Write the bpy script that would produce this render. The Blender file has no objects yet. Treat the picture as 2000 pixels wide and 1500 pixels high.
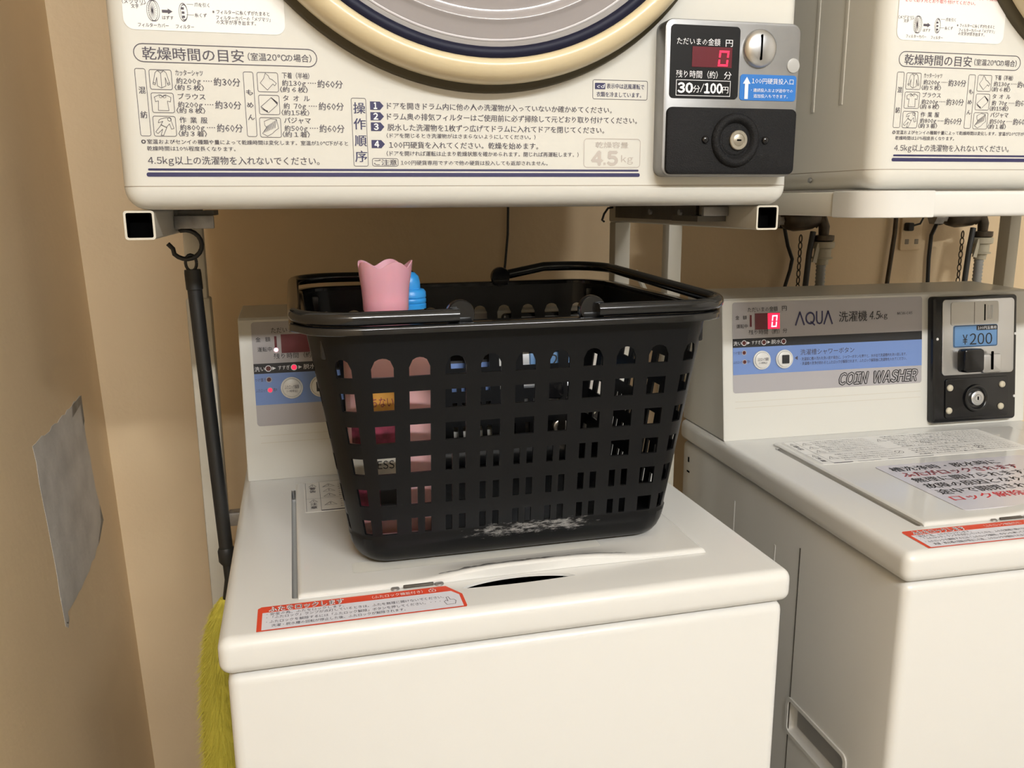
import bpy, bmesh, math, random
from mathutils import Vector, Matrix
random.seed(7)
PI = math.pi
Z0 = 0.83                      # height of the washer tops above the floor
SC = bpy.context.scene
COL = SC.collection

# ------------------------------------------------------------------ camera
def make_camera():
    f, yaw, pitch, roll = 1655.9, .2489, .2121, -.0067
    F = Vector((math.sin(yaw)*math.cos(pitch), math.cos(yaw)*math.cos(pitch), -math.sin(pitch)))
    R = Vector((math.cos(yaw), -math.sin(yaw), 0)); U = R.cross(F)
    R2 = math.cos(roll)*R + math.sin(roll)*U; U2 = -math.sin(roll)*R + math.cos(roll)*U
    cd = bpy.data.cameras.new('camera'); cd.sensor_width = 36; cd.lens = f/2000*36; cd.clip_start = .02
    co = bpy.data.objects.new('camera', cd); COL.objects.link(co)
    m = Matrix((R2, U2, -F)).transposed().to_4x4(); m.translation = Vector((0, 0, .3455+Z0))
    co.matrix_world = m; SC.camera = co
make_camera()

# ------------------------------------------------------------------ light and exposure
w = bpy.data.worlds.new('world'); SC.world = w; w.use_nodes = True
w.node_tree.nodes['Background'].inputs[0].default_value = (1, .93, .82, 1)
w.node_tree.nodes['Background'].inputs[1].default_value = .02
SC.view_settings.view_transform = 'Standard'; SC.view_settings.look = 'None'
SC.view_settings.gamma = 1; SC.view_settings.use_curve_mapping = False
SC.view_settings.exposure = -0.53

cy = SC.cycles; cy.max_bounces = 6; cy.diffuse_bounces = 3; cy.glossy_bounces = 3; cy.transmission_bounces = 2; cy.caustics_reflective = False; cy.caustics_refractive = False

def area(name, loc, target, sx, sy, power, col):
    d = bpy.data.lights.new(name, 'AREA'); d.shape = 'RECTANGLE'; d.size = sx; d.size_y = sy
    d.energy = power; d.color = col
    o = bpy.data.objects.new(name, d); COL.objects.link(o); o.location = loc
    v = (Vector(target)-Vector(loc)).normalized()
    x = Vector((1, 0, 0)); x = (x - v*x.dot(v)).normalized(); y = (-v).cross(x)
    mt = Matrix((x, y, -v)).transposed().to_4x4(); mt.translation = Vector(loc); o.matrix_world = mt
    return o
# two hanging fluorescent battens behind the camera; upward areas added as ceiling fill for the washer tops
LC_ = (.97, .98, .975)
area('fluorescent_light', (.07, -2.05, 2.71), (.07, .3, .9), .72, .12, 82, LC_)
area('fill_uplight', (.07, -2.05, 2.81), (.07, -1.4, 3.4), .72, .12, 56, LC_)
area('fluorescent_light_far', (1.00, -2.05, 2.71), (.9, .3, .9), 1.0, .12, 86, LC_)
area('fill_uplight_far', (1.00, -2.05, 2.81), (1.00, -1.4, 3.4), 1.0, .12, 56, LC_)

# ------------------------------------------------------------------ materials
MATS = {}
def mat(name, col, rough=.5, metal=0, emit=None, estr=0, bump=0, bscale=60, vary=0, vscale=6, coat=0, trans=0, sub=0, spec=None):
    if name in MATS: return MATS[name]
    m = bpy.data.materials.new(name); m.use_nodes = True; nt = m.node_tree; b = nt.nodes['Principled BSDF']
    b.inputs['Base Color'].default_value = (*col, 1); b.inputs['Roughness'].default_value = rough
    b.inputs['Metallic'].default_value = metal; b.inputs['Coat Weight'].default_value = coat
    b.inputs['Transmission Weight'].default_value = trans; b.inputs['Subsurface Weight'].default_value = sub
    if sub: b.inputs['Subsurface Scale'].default_value = .01
    if spec is not None: b.inputs['Specular IOR Level'].default_value = spec
    if emit: b.inputs['Emission Color'].default_value = (*emit, 1); b.inputs['Emission Strength'].default_value = estr
    if vary or bump:
        tc = nt.nodes.new('ShaderNodeTexCoord')
    if vary:
        n = nt.nodes.new('ShaderNodeTexNoise'); n.inputs['Scale'].default_value = vscale; n.inputs['Detail'].default_value = 5
        nt.links.new(tc.outputs['Object'], n.inputs['Vector'])
        r = nt.nodes.new('ShaderNodeValToRGB')
        r.color_ramp.elements[0].position = .3; r.color_ramp.elements[1].position = .7
        r.color_ramp.elements[0].color = (*[c*(1-vary) for c in col], 1)
        r.color_ramp.elements[1].color = (*[min(1, c*(1+vary)) for c in col], 1)
        nt.links.new(n.outputs['Fac'], r.inputs['Fac']); nt.links.new(r.outputs['Color'], b.inputs['Base Color'])
    if bump:
        n2 = nt.nodes.new('ShaderNodeTexNoise'); n2.inputs['Scale'].default_value = bscale; n2.inputs['Detail'].default_value = 4
        nt.links.new(tc.outputs['Object'], n2.inputs['Vector'])
        bp = nt.nodes.new('ShaderNodeBump'); bp.inputs['Strength'].default_value = bump; bp.inputs['Distance'].default_value = .002
        nt.links.new(n2.outputs['Fac'], bp.inputs['Height']); nt.links.new(bp.outputs['Normal'], b.inputs['Normal'])
    MATS[name] = m; return m

mat('wall_paint', (.81, .62, .39), .55, bump=.25, bscale=90, vary=.05, vscale=3)
mat('ceiling_paint', (.86, .85, .82), .9)
mat('wall_white', (.80, .79, .76), .8)
mat('floor_vinyl', (.42, .40, .36), .5, vary=.1)
mat('plaster', (.62, .585, .54), .7, vary=.14, vscale=22, bump=.4, bscale=60)
mat('plaster_edge', (.30, .27, .23), .8, vary=.3, vscale=40)
mat('enamel', (.70, .685, .63), .32, coat=.1)
mat('enamel_white', (.715, .705, .675), .30, coat=.12)
mat('door_cream', (.66, .55, .35), .32, coat=.2)
mat('door_gap_shade', (.060, .048, .022), .6)  # dark brown painted in for the shadow at the door's side
mat('navy_rubber', (.008, .009, .026), .5, spec=.2)
mat('door_rim_grey', (.36, .34, .33), .3)
mat('door_glass', (.31, .285, .285), .12, coat=.3)
mat('glass_line', (.75, .72, .75), .3)
mat('ink_grey', (.075, .065, .085), .6)
mat('ink_navy', (.022, .020, .085), .5)
mat('ink_pale', (.50, .45, .41), .6)
mat('ink_red', (.60, .05, .06), .6)
mat('ink_black', (.012, .012, .014), .55)
mat('ink_white', (.82, .82, .84), .5)
mat('sticker_white', (.88, .865, .83), .4)
mat('steel_brushed', (.31, .31, .31), .42, metal=.85, vary=.06, vscale=40)
mat('chrome', (.62, .63, .65), .30, metal=1)
mat('galvanised', (.33, .32, .31), .5, metal=.7, vary=.25, vscale=60)
mat('steel_dark', (.11, .10, .085), .5, metal=.4, vary=.25, vscale=30)
mat('brass', (.36, .33, .27), .4, metal=.8)
mat('black_panel', (.006, .006, .007), .35, spec=.3)
mat('black_powder', (.007, .007, .008), .6, spec=.22, bump=.5, bscale=900)
mat('black_gloss', (.006, .006, .007), .18)
mat('led_red_off', (.10, .008, .016), .3, emit=(.5, .01, .04), estr=.03)
mat('led_red_on', (.8, .02, .06), .4, emit=(1, .015, .07), estr=1.7)
mat('led_digit', (.9, .3, .4), .4, emit=(1, .55, .62), estr=3.0)
mat('led_dark', (.10, .02, .02), .3)
mat('label_blue', (.02, .16, .52), .4)
mat('panel_grey', (.42, .40, .41), .35)
mat('panel_blue', (.17, .27, .56), .35)
mat('price_blue', (.13, .27, .50), .35)
mat('button_white', (.72, .71, .68), .35)
mat('label_red', (.70, .065, .025), .45)
mat('label_paper', (.74, .74, .80), .45)
mat('notice_paper', (.66, .64, .70), .22, coat=.3)
mat('basket_gloss', (.0045, .0048, .0056), .13, spec=.6)
mat('lid_plastic', (.715, .705, .675), .13, coat=.1)
mat('basket_inner', (.006, .006, .007), .32)
mat('pink_cap', (.74, .36, .44), .35, sub=.35)
mat('pink_body', (.80, .46, .46), .38, sub=.2)
mat('blue_cap', (.03, .30, .72), .35, sub=.2)
mat('bottle_white', (.74, .74, .74), .4)
mat('label_orange', (.66, .32, .06), .5, vary=.15, vscale=60)
mat('label_wine', (.22, .03, .06), .5, vary=.8, vscale=60)
mat('label_cream', (.60, .56, .48), .5, vary=.2, vscale=60)
mat('black_rubber', (.010, .010, .010), .45)
mat('duster_yellow', (.62, .54, .07), .8)
mat('hose_grey', (.36, .36, .35), .4)
mat('hose_dark', (.05, .05, .05), .5)
mat('plastic_ivory', (.55, .50, .38), .45)
mat('valve_bronze', (.060, .045, .030), .4, metal=.5, vary=.4, vscale=40)
mat('opening_shade', (.002, .002, .002), .9, spec=0)  # painted black for the shade inside tube ends, finger recess and slots
mat('tube_rust', (.20, .05, .015), .8, vary=.5, vscale=80)
mat('post_paint', (.62, .58, .49), .4)
mat('cap_grey', (.42, .42, .41), .3)
mat('worn', (.13, .125, .12), .8, vary=.5, vscale=200)
mat('conduit', (.30, .25, .19), .5)
mat('lamp_tube', (1, 1, 1), .5, emit=(1, .95, .85), estr=6)

def basket_material():
    m = mat('basket_black', (.0045, .0048, .0056), .36, spec=.20)
    nt = m.node_tree; b = nt.nodes['Principled BSDF']; N = nt.nodes.new; L = nt.links.new
    tc = N('ShaderNodeTexCoord'); sp = N('ShaderNodeSeparateXYZ'); L(tc.outputs['Object'], sp.inputs[0])
    mp = N('ShaderNodeMapping'); mp.inputs['Scale'].default_value = (60, 60, 220); L(tc.outputs['Object'], mp.inputs['Vector'])
    n = N('ShaderNodeTexNoise'); n.inputs['Scale'].default_value = 1.6; n.inputs['Detail'].default_value = 8; n.inputs['Roughness'].default_value = .75
    L(mp.outputs[0], n.inputs['Vector'])
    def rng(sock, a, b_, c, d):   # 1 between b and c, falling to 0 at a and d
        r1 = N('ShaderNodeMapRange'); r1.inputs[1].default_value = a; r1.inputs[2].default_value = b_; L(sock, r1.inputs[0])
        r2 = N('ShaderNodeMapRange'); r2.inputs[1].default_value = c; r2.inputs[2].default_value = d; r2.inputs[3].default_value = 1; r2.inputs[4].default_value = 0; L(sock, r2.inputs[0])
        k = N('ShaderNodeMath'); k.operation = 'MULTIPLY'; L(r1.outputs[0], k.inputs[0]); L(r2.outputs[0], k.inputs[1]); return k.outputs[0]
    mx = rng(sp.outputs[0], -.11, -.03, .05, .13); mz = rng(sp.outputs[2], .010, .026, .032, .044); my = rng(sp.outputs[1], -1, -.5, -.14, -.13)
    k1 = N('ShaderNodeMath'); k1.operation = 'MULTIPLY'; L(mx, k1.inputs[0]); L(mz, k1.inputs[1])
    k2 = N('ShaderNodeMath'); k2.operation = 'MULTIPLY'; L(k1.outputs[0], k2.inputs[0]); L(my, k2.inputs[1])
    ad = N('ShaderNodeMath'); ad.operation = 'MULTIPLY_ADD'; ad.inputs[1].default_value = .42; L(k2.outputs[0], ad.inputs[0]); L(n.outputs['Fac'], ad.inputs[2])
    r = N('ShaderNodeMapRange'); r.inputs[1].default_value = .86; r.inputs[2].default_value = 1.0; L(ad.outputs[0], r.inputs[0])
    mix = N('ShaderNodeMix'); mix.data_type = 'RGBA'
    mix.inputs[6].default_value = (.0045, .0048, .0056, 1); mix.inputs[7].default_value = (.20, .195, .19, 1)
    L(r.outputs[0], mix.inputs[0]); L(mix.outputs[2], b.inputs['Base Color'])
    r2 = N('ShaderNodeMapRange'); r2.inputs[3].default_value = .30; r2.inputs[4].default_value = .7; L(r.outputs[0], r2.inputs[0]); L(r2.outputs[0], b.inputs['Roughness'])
basket_material()

# ------------------------------------------------------------------ object helpers
def link(name, me, m=None, parent=None, smooth=35):
    if m and not me.materials: me.materials.append(MATS[m])
    if smooth and len(me.polygons):
        me.polygons.foreach_set('use_smooth', [True]*len(me.polygons))
        me.set_sharp_from_angle(angle=math.radians(smooth))
    o = bpy.data.objects.new(name, me); COL.objects.link(o)
    if parent: o.parent = parent
    return o
def tag(o, label=None, cat=None, group=None, kind=None):
    if label: o['label'] = label
    if cat: o['category'] = cat
    if group: o['group'] = group
    if kind: o['kind'] = kind
    return o
def thing(name, label, cat, loc, rz=0, group=None):
    o = bpy.data.objects.new(name, None); COL.objects.link(o); o.empty_display_size = .05
    o.location = loc; o.rotation_euler = (0, 0, rz); return tag(o, label, cat, group)
def part_label(o, label): o['label'] = label; return o

class MB:
    """collects shapes; build() links them as one mesh object"""
    def __init__(s): s.v = []; s.f = []
    def add(s, v, f):
        n = len(s.v); s.v += [tuple(p) for p in v]; s.f += [[i+n for i in q] for q in f]; return s
    def box(s, x0, y0, z0, x1, y1, z1):
        v = [(x, y, z) for z in (z0, z1) for y in (y0, y1) for x in (x0, x1)]
        return s.add(v, [(0, 2, 3, 1), (4, 5, 7, 6), (0, 1, 5, 4), (2, 6, 7, 3), (0, 4, 6, 2), (1, 3, 7, 5)])
    def rbox(s, x0, y0, z0, x1, y1, z1, r=.01, seg=4):
        bm = bmesh.new(); bmesh.ops.create_cube(bm, size=1)
        for q in bm.verts: q.co = Vector(((x0+x1)/2+q.co.x*(x1-x0), (y0+y1)/2+q.co.y*(y1-y0), (z0+z1)/2+q.co.z*(z1-z0)))
        bmesh.ops.bevel(bm, geom=list(bm.edges), offset=r, segments=seg, profile=.5, affect='EDGES', clamp_overlap=True)
        bm.verts.ensure_lookup_table(); bm.verts.index_update()
        s.add([q.co[:] for q in bm.verts], [[a.index for a in q.verts] for q in bm.faces]); bm.free(); return s
    def rings(s, rs, cap0=True, cap1=True, close=False):
        n = len(rs[0]); v = [p for r in rs for p in r]; f = []
        m = len(rs)
        for i in range(m if close else m-1):
            a = i*n; b = ((i+1) % m)*n
            for k in range(n): f.append((a+k, a+(k+1) % n, b+(k+1) % n, b+k))
        if not close:
            if cap0: f.append(tuple(reversed(range(n))))
            if cap1: f.append(tuple(range((m-1)*n, m*n)))
        return s.add(v, f)
    def lathe(s, prof, c=(0, 0, 0), axis='z', n=32, cap0=True, cap1=True, sx=1, sy=1):
        rs = []
        for r, h in prof:
            ring = []
            for k in range(n):
                a = 2*PI*k/n; p, q = r*math.cos(a)*sx, r*math.sin(a)*sy
                if axis == 'z': ring.append((c[0]+p, c[1]+q, c[2]+h))
                elif axis == 'y': ring.append((c[0]+p, c[1]+h, c[2]-q))      # h along +y
                else: ring.append((c[0]+h, c[1]+p, c[2]+q))
            rs.append(ring)
        return s.rings(rs, cap0, cap1)
    def tube(s, path, r, n=10, caps=True, flat=1):
        path = [Vector(p) for p in path]; rs = []; up = Vector((0, 0, 1)); prev = None
        for i, p in enumerate(path):
            a = path[max(0, i-1)]; b = path[min(len(path)-1, i+1)]; t = (b-a).normalized()
            if prev is None:
                u = up if abs(t.dot(up)) < .9 else Vector((0, 1, 0))
            else: u = prev
            u = (u - t*u.dot(t)).normalized(); prev = u; w_ = t.cross(u)
            rr = r[i] if isinstance(r, (list, tuple)) else r
            rs.append([tuple(p+u*(rr*flat*math.sin(2*PI*k/n))+w_*(rr*math.cos(2*PI*k/n))) for k in range(n)])
        return s.rings(rs, caps, caps)
    def torus(s, c, R, r, rot=None, n=14, k=6, sx=1):
        rs = []
        for i in range(n):
            a = 2*PI*i/n; ring = []
            for j in range(k):
                b = 2*PI*j/k; p = Vector(((R+r*math.cos(b))*math.cos(a)*sx, r*math.sin(b), (R+r*math.cos(b))*math.sin(a)))
                if rot: p = rot @ p
                ring.append(tuple(Vector(c)+p))
            rs.append(ring)
        return s.rings(rs, close=True)
    def plate(s, u0, v0, u1, v1, r, y0, y1, bev=.0008, seg=5):
        """rounded-rectangle plate in the XZ plane from depth y0 (back) to y1 (front, smaller y)"""
        def outl(i):
            return [(p, q) for p, q in rrect_pts(u0+i, v0+i, u1-i, v1-i, max(r-i, 1e-5), seg)]
        d = -1 if y1 < y0 else 1
        rs = [[(p, y0, q) for p, q in outl(0)], [(p, y1-d*bev, q) for p, q in outl(0)], [(p, y1-d*bev*.3, q) for p, q in outl(bev*.3)], [(p, y1, q) for p, q in outl(bev)]]
        return s.rings(rs)
    def xform(s, M): s.v = [tuple(M @ Vector(p)) for p in s.v]; return s
    def mesh(s, name):
        me = bpy.data.meshes.new(name); me.from_pydata(s.v, [], s.f); me.update()
        bm = bmesh.new(); bm.from_mesh(me); bmesh.ops.recalc_face_normals(bm, faces=bm.faces); bm.to_mesh(me); bm.free()
        return me
    def build(s, name, m, parent=None, smooth=35): return link(name, s.mesh(name), m, parent, smooth)

def rrect_pts(u0, v0, u1, v1, r, seg=5):
    r = min(r, (u1-u0)/2-1e-6, (v1-v0)/2-1e-6); out = []
    for cx, cy, a0 in ((u1-r, v1-r, 0), (u0+r, v1-r, PI/2), (u0+r, v0+r, PI), (u1-r, v0+r, 1.5*PI)):
        for k in range(seg+1):
            a = a0+PI/2*k/seg; out.append((cx+r*math.cos(a), cy+r*math.sin(a)))
    return out

def cut(o, cutter_mb):
    """boolean difference, baked into the mesh"""
    c = link('cutter', cutter_mb.mesh('cutter'), None, None, 0)
    c.parent = o.parent
    md = o.modifiers.new('cut', 'BOOLEAN'); md.operation = 'DIFFERENCE'; md.object = c; md.solver = 'EXACT'
    bpy.context.view_layer.update(); dg = bpy.context.evaluated_depsgraph_get()
    me = bpy.data.meshes.new_from_object(o.evaluated_get(dg)); o.modifiers.clear(); o.data = me
    bpy.data.objects.remove(c)
    me.polygons.foreach_set('use_smooth', [True]*len(me.polygons)); me.set_sharp_from_angle(angle=math.radians(35))
def bake(o):
    bpy.context.view_layer.update(); dg = bpy.context.evaluated_depsgraph_get()
    me = bpy.data.meshes.new_from_object(o.evaluated_get(dg)); o.modifiers.clear(); o.data = me
    me.polygons.foreach_set('use_smooth', [True]*len(me.polygons)); me.set_sharp_from_angle(angle=math.radians(35))

# ------------------------------------------------------------------ flat print
TXT = {}
def glyphs(sx, bold, res):
    """one character as a filled outline, in em units"""
    key = (sx, res)
    if key not in TXT:
        c = bpy.data.curves.new('t', 'FONT'); c.body = sx; c.size = 1; c.resolution_u = res
        o = bpy.data.objects.new('t', c); COL.objects.link(o); bpy.context.view_layer.update()
        me = bpy.data.meshes.new_from_object(o.evaluated_get(bpy.context.evaluated_depsgraph_get()))
        TXT[key] = ([(q.co.x, q.co.y) for q in me.vertices], [tuple(p.vertices) for p in me.polygons])
        bpy.data.objects.remove(o); bpy.data.meshes.remove(me); bpy.data.curves.remove(c)
    return TXT[key]
def layout(t, res):
    V, F, x = [], [], 0
    for ch in t:
        if ch == ' ': x += .5; continue
        wide = ch.isascii() and ch.isalnum() or ch == '%'
        v, f = glyphs(chr(ord(ch)+0xFEE0) if wide else ch, 0, res); n = len(V)
        if wide:
            a, b = min(p[0] for p in v), max(p[0] for p in v); adv = max(b-a, .30)+.11; sh = x+(adv-(b-a))/2-a
        elif ch.isascii() or ch == '¥': 
            b = max(p[0] for p in v); adv = b+.1; sh = x
        else: adv, sh = 1, x
        V += [(p[0]+sh, p[1]) for p in v]; F += [tuple(i+n for i in q) for q in f]; x += adv
    return V, F
class Print:
    """ink in a (u, v) plane"""
    def __init__(s): s.v = []; s.f = []; s.k = 0
    def add(s, v, f): n = len(s.v); s.v += v; s.f += [[i+n for i in q] for q in f]; return s
    def text(s, t, u0, u1, vc, h, bold=0, res=1, shear=0):
        if '‥' in t:
            for k in range(4): s.disc((u0+(u1-u0)*(k+.5)/4, vc), .00048, 1, 8)
            return s
        v, f = layout(t, res); xs = [p[0] for p in v]; ys = [p[1] for p in v]
        a, b, c, d = min(xs), max(xs), min(ys), max(ys)
        if any(ord(ch) > 0x2fff and ord(ch) < 0xff00 for ch in t): c, d = -.08, .84
        kx = (u1-u0)/(b-a); ky = h/(d-c)
        bx, by = bold*.5*kx, bold*.5*ky
        for ox, oy in (((0, 0),) if bold < .008 else ((-bx, 0), (bx, 0)) if bold < .05 else ((-bx, 0), (bx, 0), (0, by), (0, -by), (0, 0))):
            s.k += 1
            s.add([(u0+ox+(p-a)*kx+shear*(q-c)*ky, vc+oy-(h/2 if c != d else 0)+(q-c)*ky, s.k % 6) for p, q in v], f)
        return s
    def poly(s, pts): return s.add(list(pts), [tuple(range(len(pts)))])
    def rect(s, u0, v0, u1, v1): return s.poly([(u0, v0), (u1, v0), (u1, v1), (u0, v1)])
    def rrect(s, u0, v0, u1, v1, r): return s.poly(rrect_pts(u0, v0, u1, v1, r))
    def frame(s, u0, v0, u1, v1, r, w_):
        a = rrect_pts(u0, v0, u1, v1, r); b = rrect_pts(u0+w_, v0+w_, u1-w_, v1-w_, max(r-w_, 1e-5)); n = len(a)
        return s.add(a+b, [(k, (k+1) % n, n+(k+1) % n, n+k) for k in range(n)])
    def ring(s, c, r0, r1, sy=1, n=28):
        a = [(c[0]+r0*math.cos(2*PI*k/n), c[1]+sy*r0*math.sin(2*PI*k/n)) for k in range(n)]
        b = [(c[0]+r1*math.cos(2*PI*k/n), c[1]+sy*r1*math.sin(2*PI*k/n)) for k in range(n)]
        return s.add(a+b, [(k, (k+1) % n, n+(k+1) % n, n+k) for k in range(n)])
    def disc(s, c, r, sy=1, n=24): return s.poly([(c[0]+r*math.cos(2*PI*k/n), c[1]+sy*r*math.sin(2*PI*k/n)) for k in range(n)])
    def line(s, pts, w_, closed=False):
        pts = list(pts)+([pts[0]] if closed else [])
        for (a, b), (c, d) in zip(pts[:-1], pts[1:]):
            l = math.hypot(c-a, d-b) or 1; nx, ny = -(d-b)/l*w_/2, (c-a)/l*w_/2; ex, ey = (c-a)/l*w_*.3, (d-b)/l*w_*.3
            s.poly([(a+nx-ex, b+ny-ey), (c+nx+ex, d+ny+ey), (c-nx+ex, d-ny+ey), (a-nx-ex, b-ny-ey)])
        return s
    def mesh(s, name, fn):
        me = bpy.data.meshes.new(name); me.from_pydata([lift(fn, p) for p in s.v], [], s.f); me.update(); return me
    def build(s, name, m, parent, fn, thick=0): return link(name, s.mesh(name, fn), m, parent, 0)
def lift(fn, p):
    a = Vector(fn(p[0], p[1]))
    if len(p) > 2 and p[2]:       # overlapping strokes lie a hair above each other
        e = 1e-4; n = (Vector(fn(p[0]+e, p[1]))-a).cross(Vector(fn(p[0], p[1]+e))-a).normalized(); a = a+n*p[2]*1.5e-5
    return tuple(a)
def front(y): return lambda u, v: (u, y, v)         # plane facing the viewer
def top(z): return lambda u, v: (u, v, z)           # plane facing up

# ------------------------------------------------------------------ the room
def structure(name, mb, m, smooth=0): return tag(mb.build(name, m, None, smooth), kind='structure')
XR, YF, ZC = 3.0, -3.4, 3.00
def room():
    structure('floor', MB().box(-.6, YF, -.05, XR, 1.6, 0), 'floor_vinyl')
    structure('ceiling', MB().box(-.6, YF, ZC, XR, 1.6, ZC+.05), 'ceiling_paint')
    structure('wall_back', MB().box(-.6, 1.45, 0, XR, 1.55, ZC), 'wall_paint')
    structure('wall_right', MB().box(XR, YF, 0, XR+.1, 1.6, ZC), 'wall_white')
    structure('wall_front', MB().box(-.6, YF-.1, 0, XR, YF, ZC), 'wall_white')
    # left wall leans a little, as its corner does in the photo
    wx = lambda z: -.3107-.0292*(z-Z0)
    v = []
    for z in (0, ZC):
        v += [(wx(z)-.1, YF, z), (wx(z), YF, z), (wx(z), 1.45, z), (wx(z)-.1, 1.45, z)]
    wl = structure('wall_left', MB().add(v, [(0, 3, 2, 1), (4, 5, 6, 7), (0, 1, 5, 4), (1, 2, 6, 5), (2, 3, 7, 6), (3, 0, 4, 7)]), 'wall_paint')
    pts = [(1.0772, .0678), (1.14, .0660), (1.2002, .0671), (1.27, .072), (1.3245, .073), (1.3197, .01), (1.3294, -.0692), (1.346, -.128), (1.30, -.149),
           (1.2675, -.1564), (1.1805, -.1634), (1.1065, -.1628), (1.1006, -.1811), (1.0914, -.1735), (1.084, -.06)]
    rn = random.Random(4); jag = []
    for i_, (a, b) in enumerate(pts):
        c, d = pts[(i_+1) % len(pts)]
        for k in range(5): jag.append((a+(c-a)*k/5+rn.uniform(-.0022, .0022), b+(d-b)*k/5+rn.uniform(-.0022, .0022)))
    pts = jag
    r0 = [(wx(z+Z0)-.001, y, z+Z0) for y, z in pts]; r1 = [(wx(z+Z0)+.0003, y, z+Z0) for y, z in pts]
    cx, cy = 1.21, -.05
    r2 = [(wx(z+Z0)+.0005, cx+(y-cx)*.97, Z0+cy+(z-cy)*.97) for y, z in pts]
    part_label(MB().rings([r0, r1, r2]).build('plaster_patch', 'plaster', wl, 30), 'grey plaster patch where the paint came off')
    e = Print().poly([(1.27, .071), (1.3245, .073), (1.322, .035), (1.312, .03), (1.315, .062), (1.262, .055)])
    e.poly([(1.338, -.10), (1.346, -.128), (1.30, -.149), (1.302, -.143), (1.330, -.126)])
    link('plaster_edge', e.mesh('plaster_edge', lambda y, z: (wx(z+Z0)+.0008, y, z+Z0)), 'plaster_edge', wl, 0)
room()
# ------------------------------------------------------------------ tumble dryers
DRY_TEXT = [
('混',0.0212,0.0265,0.0968,0.0056),('紡',0.0208,0.0261,0.0774,0.0057),
('カッターシャツ',0.0507,0.0722,0.1113,0.0048),('約200g',0.0509,0.0702,0.1049,0.0049),('‥‥',0.0717,0.0794,0.1052,0.0016),('約30分',0.0804,0.1015,0.1048,0.0066),('（約５枚）',0.0491,0.0721,0.0996,0.0045),
('ブラウス',0.0511,0.0727,0.0925,0.0049),('約200g',0.0507,0.0702,0.0860,0.0049),('‥‥',0.0714,0.0791,0.0864,0.0016),('約30分',0.0802,0.1010,0.0863,0.0066),('（約８枚）',0.0491,0.0718,0.0813,0.0045),
('作 業 服',0.0509,0.0729,0.0737,0.0050),('約800g',0.0508,0.0703,0.0677,0.0050),('‥‥',0.0716,0.0790,0.0678,0.0017),('約60分',0.0802,0.1009,0.0676,0.0067),('（約３着）',0.0492,0.0716,0.0627,0.0046),
('も',0.1059,0.1113,0.0970,0.0050),('め',0.1058,0.1112,0.0868,0.0050),('ん',0.1060,0.1114,0.0768,0.0050),
('下着（半袖）',0.1361,0.1587,0.1115,0.0050),('約130g',0.1357,0.1555,0.1053,0.0050),('‥‥',0.1566,0.1644,0.1057,0.0017),('約60分',0.1652,0.1865,0.1053,0.0065),('（約６枚）',0.1337,0.1568,0.1000,0.0046),
('タ オ ル',0.1358,0.1581,0.0930,0.0050),('約 70g',0.1359,0.1547,0.0866,0.0051),('‥‥',0.1564,0.1642,0.0868,0.0017),('約60分',0.1653,0.1865,0.0869,0.0066),('（約15枚）',0.1338,0.1570,0.0811,0.0047),
('パジャマ',0.1356,0.1579,0.0748,0.0051),('約500g',0.1356,0.1550,0.0682,0.0051),('‥‥',0.1563,0.1641,0.0685,0.0017),('約60分',0.1650,0.1862,0.0683,0.0067),('（約１着）',0.1336,0.1564,0.0631,0.0047),
('◎室温およびセンイの種類や量によって乾燥時間は変化します。室温が10℃下がると',0.0194,0.1888,0.0560,0.0038),('乾燥時間は10%程度長くなります。',0.0234,0.0939,0.0505,0.0038),
('（ドアを閉じるとき洗濯物がはさまらないようにしてください。）',0.2229,0.3605,0.0632,0.0040),('（ドアを開ければ運転は止まり乾燥状態を確かめられます。閉じれば再運転します。）',0.2223,0.4027,0.0478,0.0043),
('100円硬貨専用ですので他の硬貨は投入しても返却されません。',0.2348,0.3722,0.0398,0.0041),('ご注意',0.2111,0.2312,0.0400,0.0051),
('ドアを開きドラム内に他の人の洗濯物が入っていないか確かめてください。',0.2243,0.4352,0.0885,0.0058),('ドラム奥の排気フィルターはご使用前に必ず掃除して元どおり取り付けてください。',0.2240,0.4608,0.0794,0.0059),
('脱水した洗濯物を1枚ずつ広げてドラムに入れてドアを閉じてください。',0.2241,0.4279,0.0702,0.0059),('100円硬貨を入れてください。乾燥を始めます。',0.2249,0.3630,0.0552,0.0058)]
DRY_BIG = [('乾燥時間の目安',0.0265,0.1059,0.1258,0.0100),('（室温20℃の場合）',0.1091,0.1612,0.1257,0.0062),('4.5kg以上の洗濯物を入れないでください。',0.0232,0.1635,0.0409,0.0068)]
DRY_NAVY = [('操',0.1948,0.2050,0.0861,0.0094),('作',0.1946,0.2049,0.0727,0.0095),('順',0.1949,0.2052,0.0586,0.0096),('序',0.1947,0.2050,0.0451,0.0097),
('表示中は送風運転で',0.4297,0.4673,0.1102,0.0046),('衣類を冷ましています。',0.4197,0.4644,0.1027,0.0046)]
STICK = [('（メヅマリ）',0.0148,0.0325,0.1646,0.0035),('文字',0.0214,0.0271,0.1614,0.0031),('はずす',0.0443,0.0529,0.1536,0.0031),('爪を引く',0.0698,0.0815,0.1645,0.0032),('糸くず',0.0695,0.0789,0.1565,0.0032),
('※フィルターに糸くずがたまると',0.0835,0.1288,0.1598,0.0034),('フィルターカバーの「メヅマリ」',0.0862,0.1293,0.1554,0.0034),('の文字が浮き出ます。',0.0860,0.1175,0.1520,0.0034),('フィルターカバー',0.0254,0.0487,0.1474,0.0033),('フィルター',0.0543,0.0682,0.1472,0.0034)]

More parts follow.
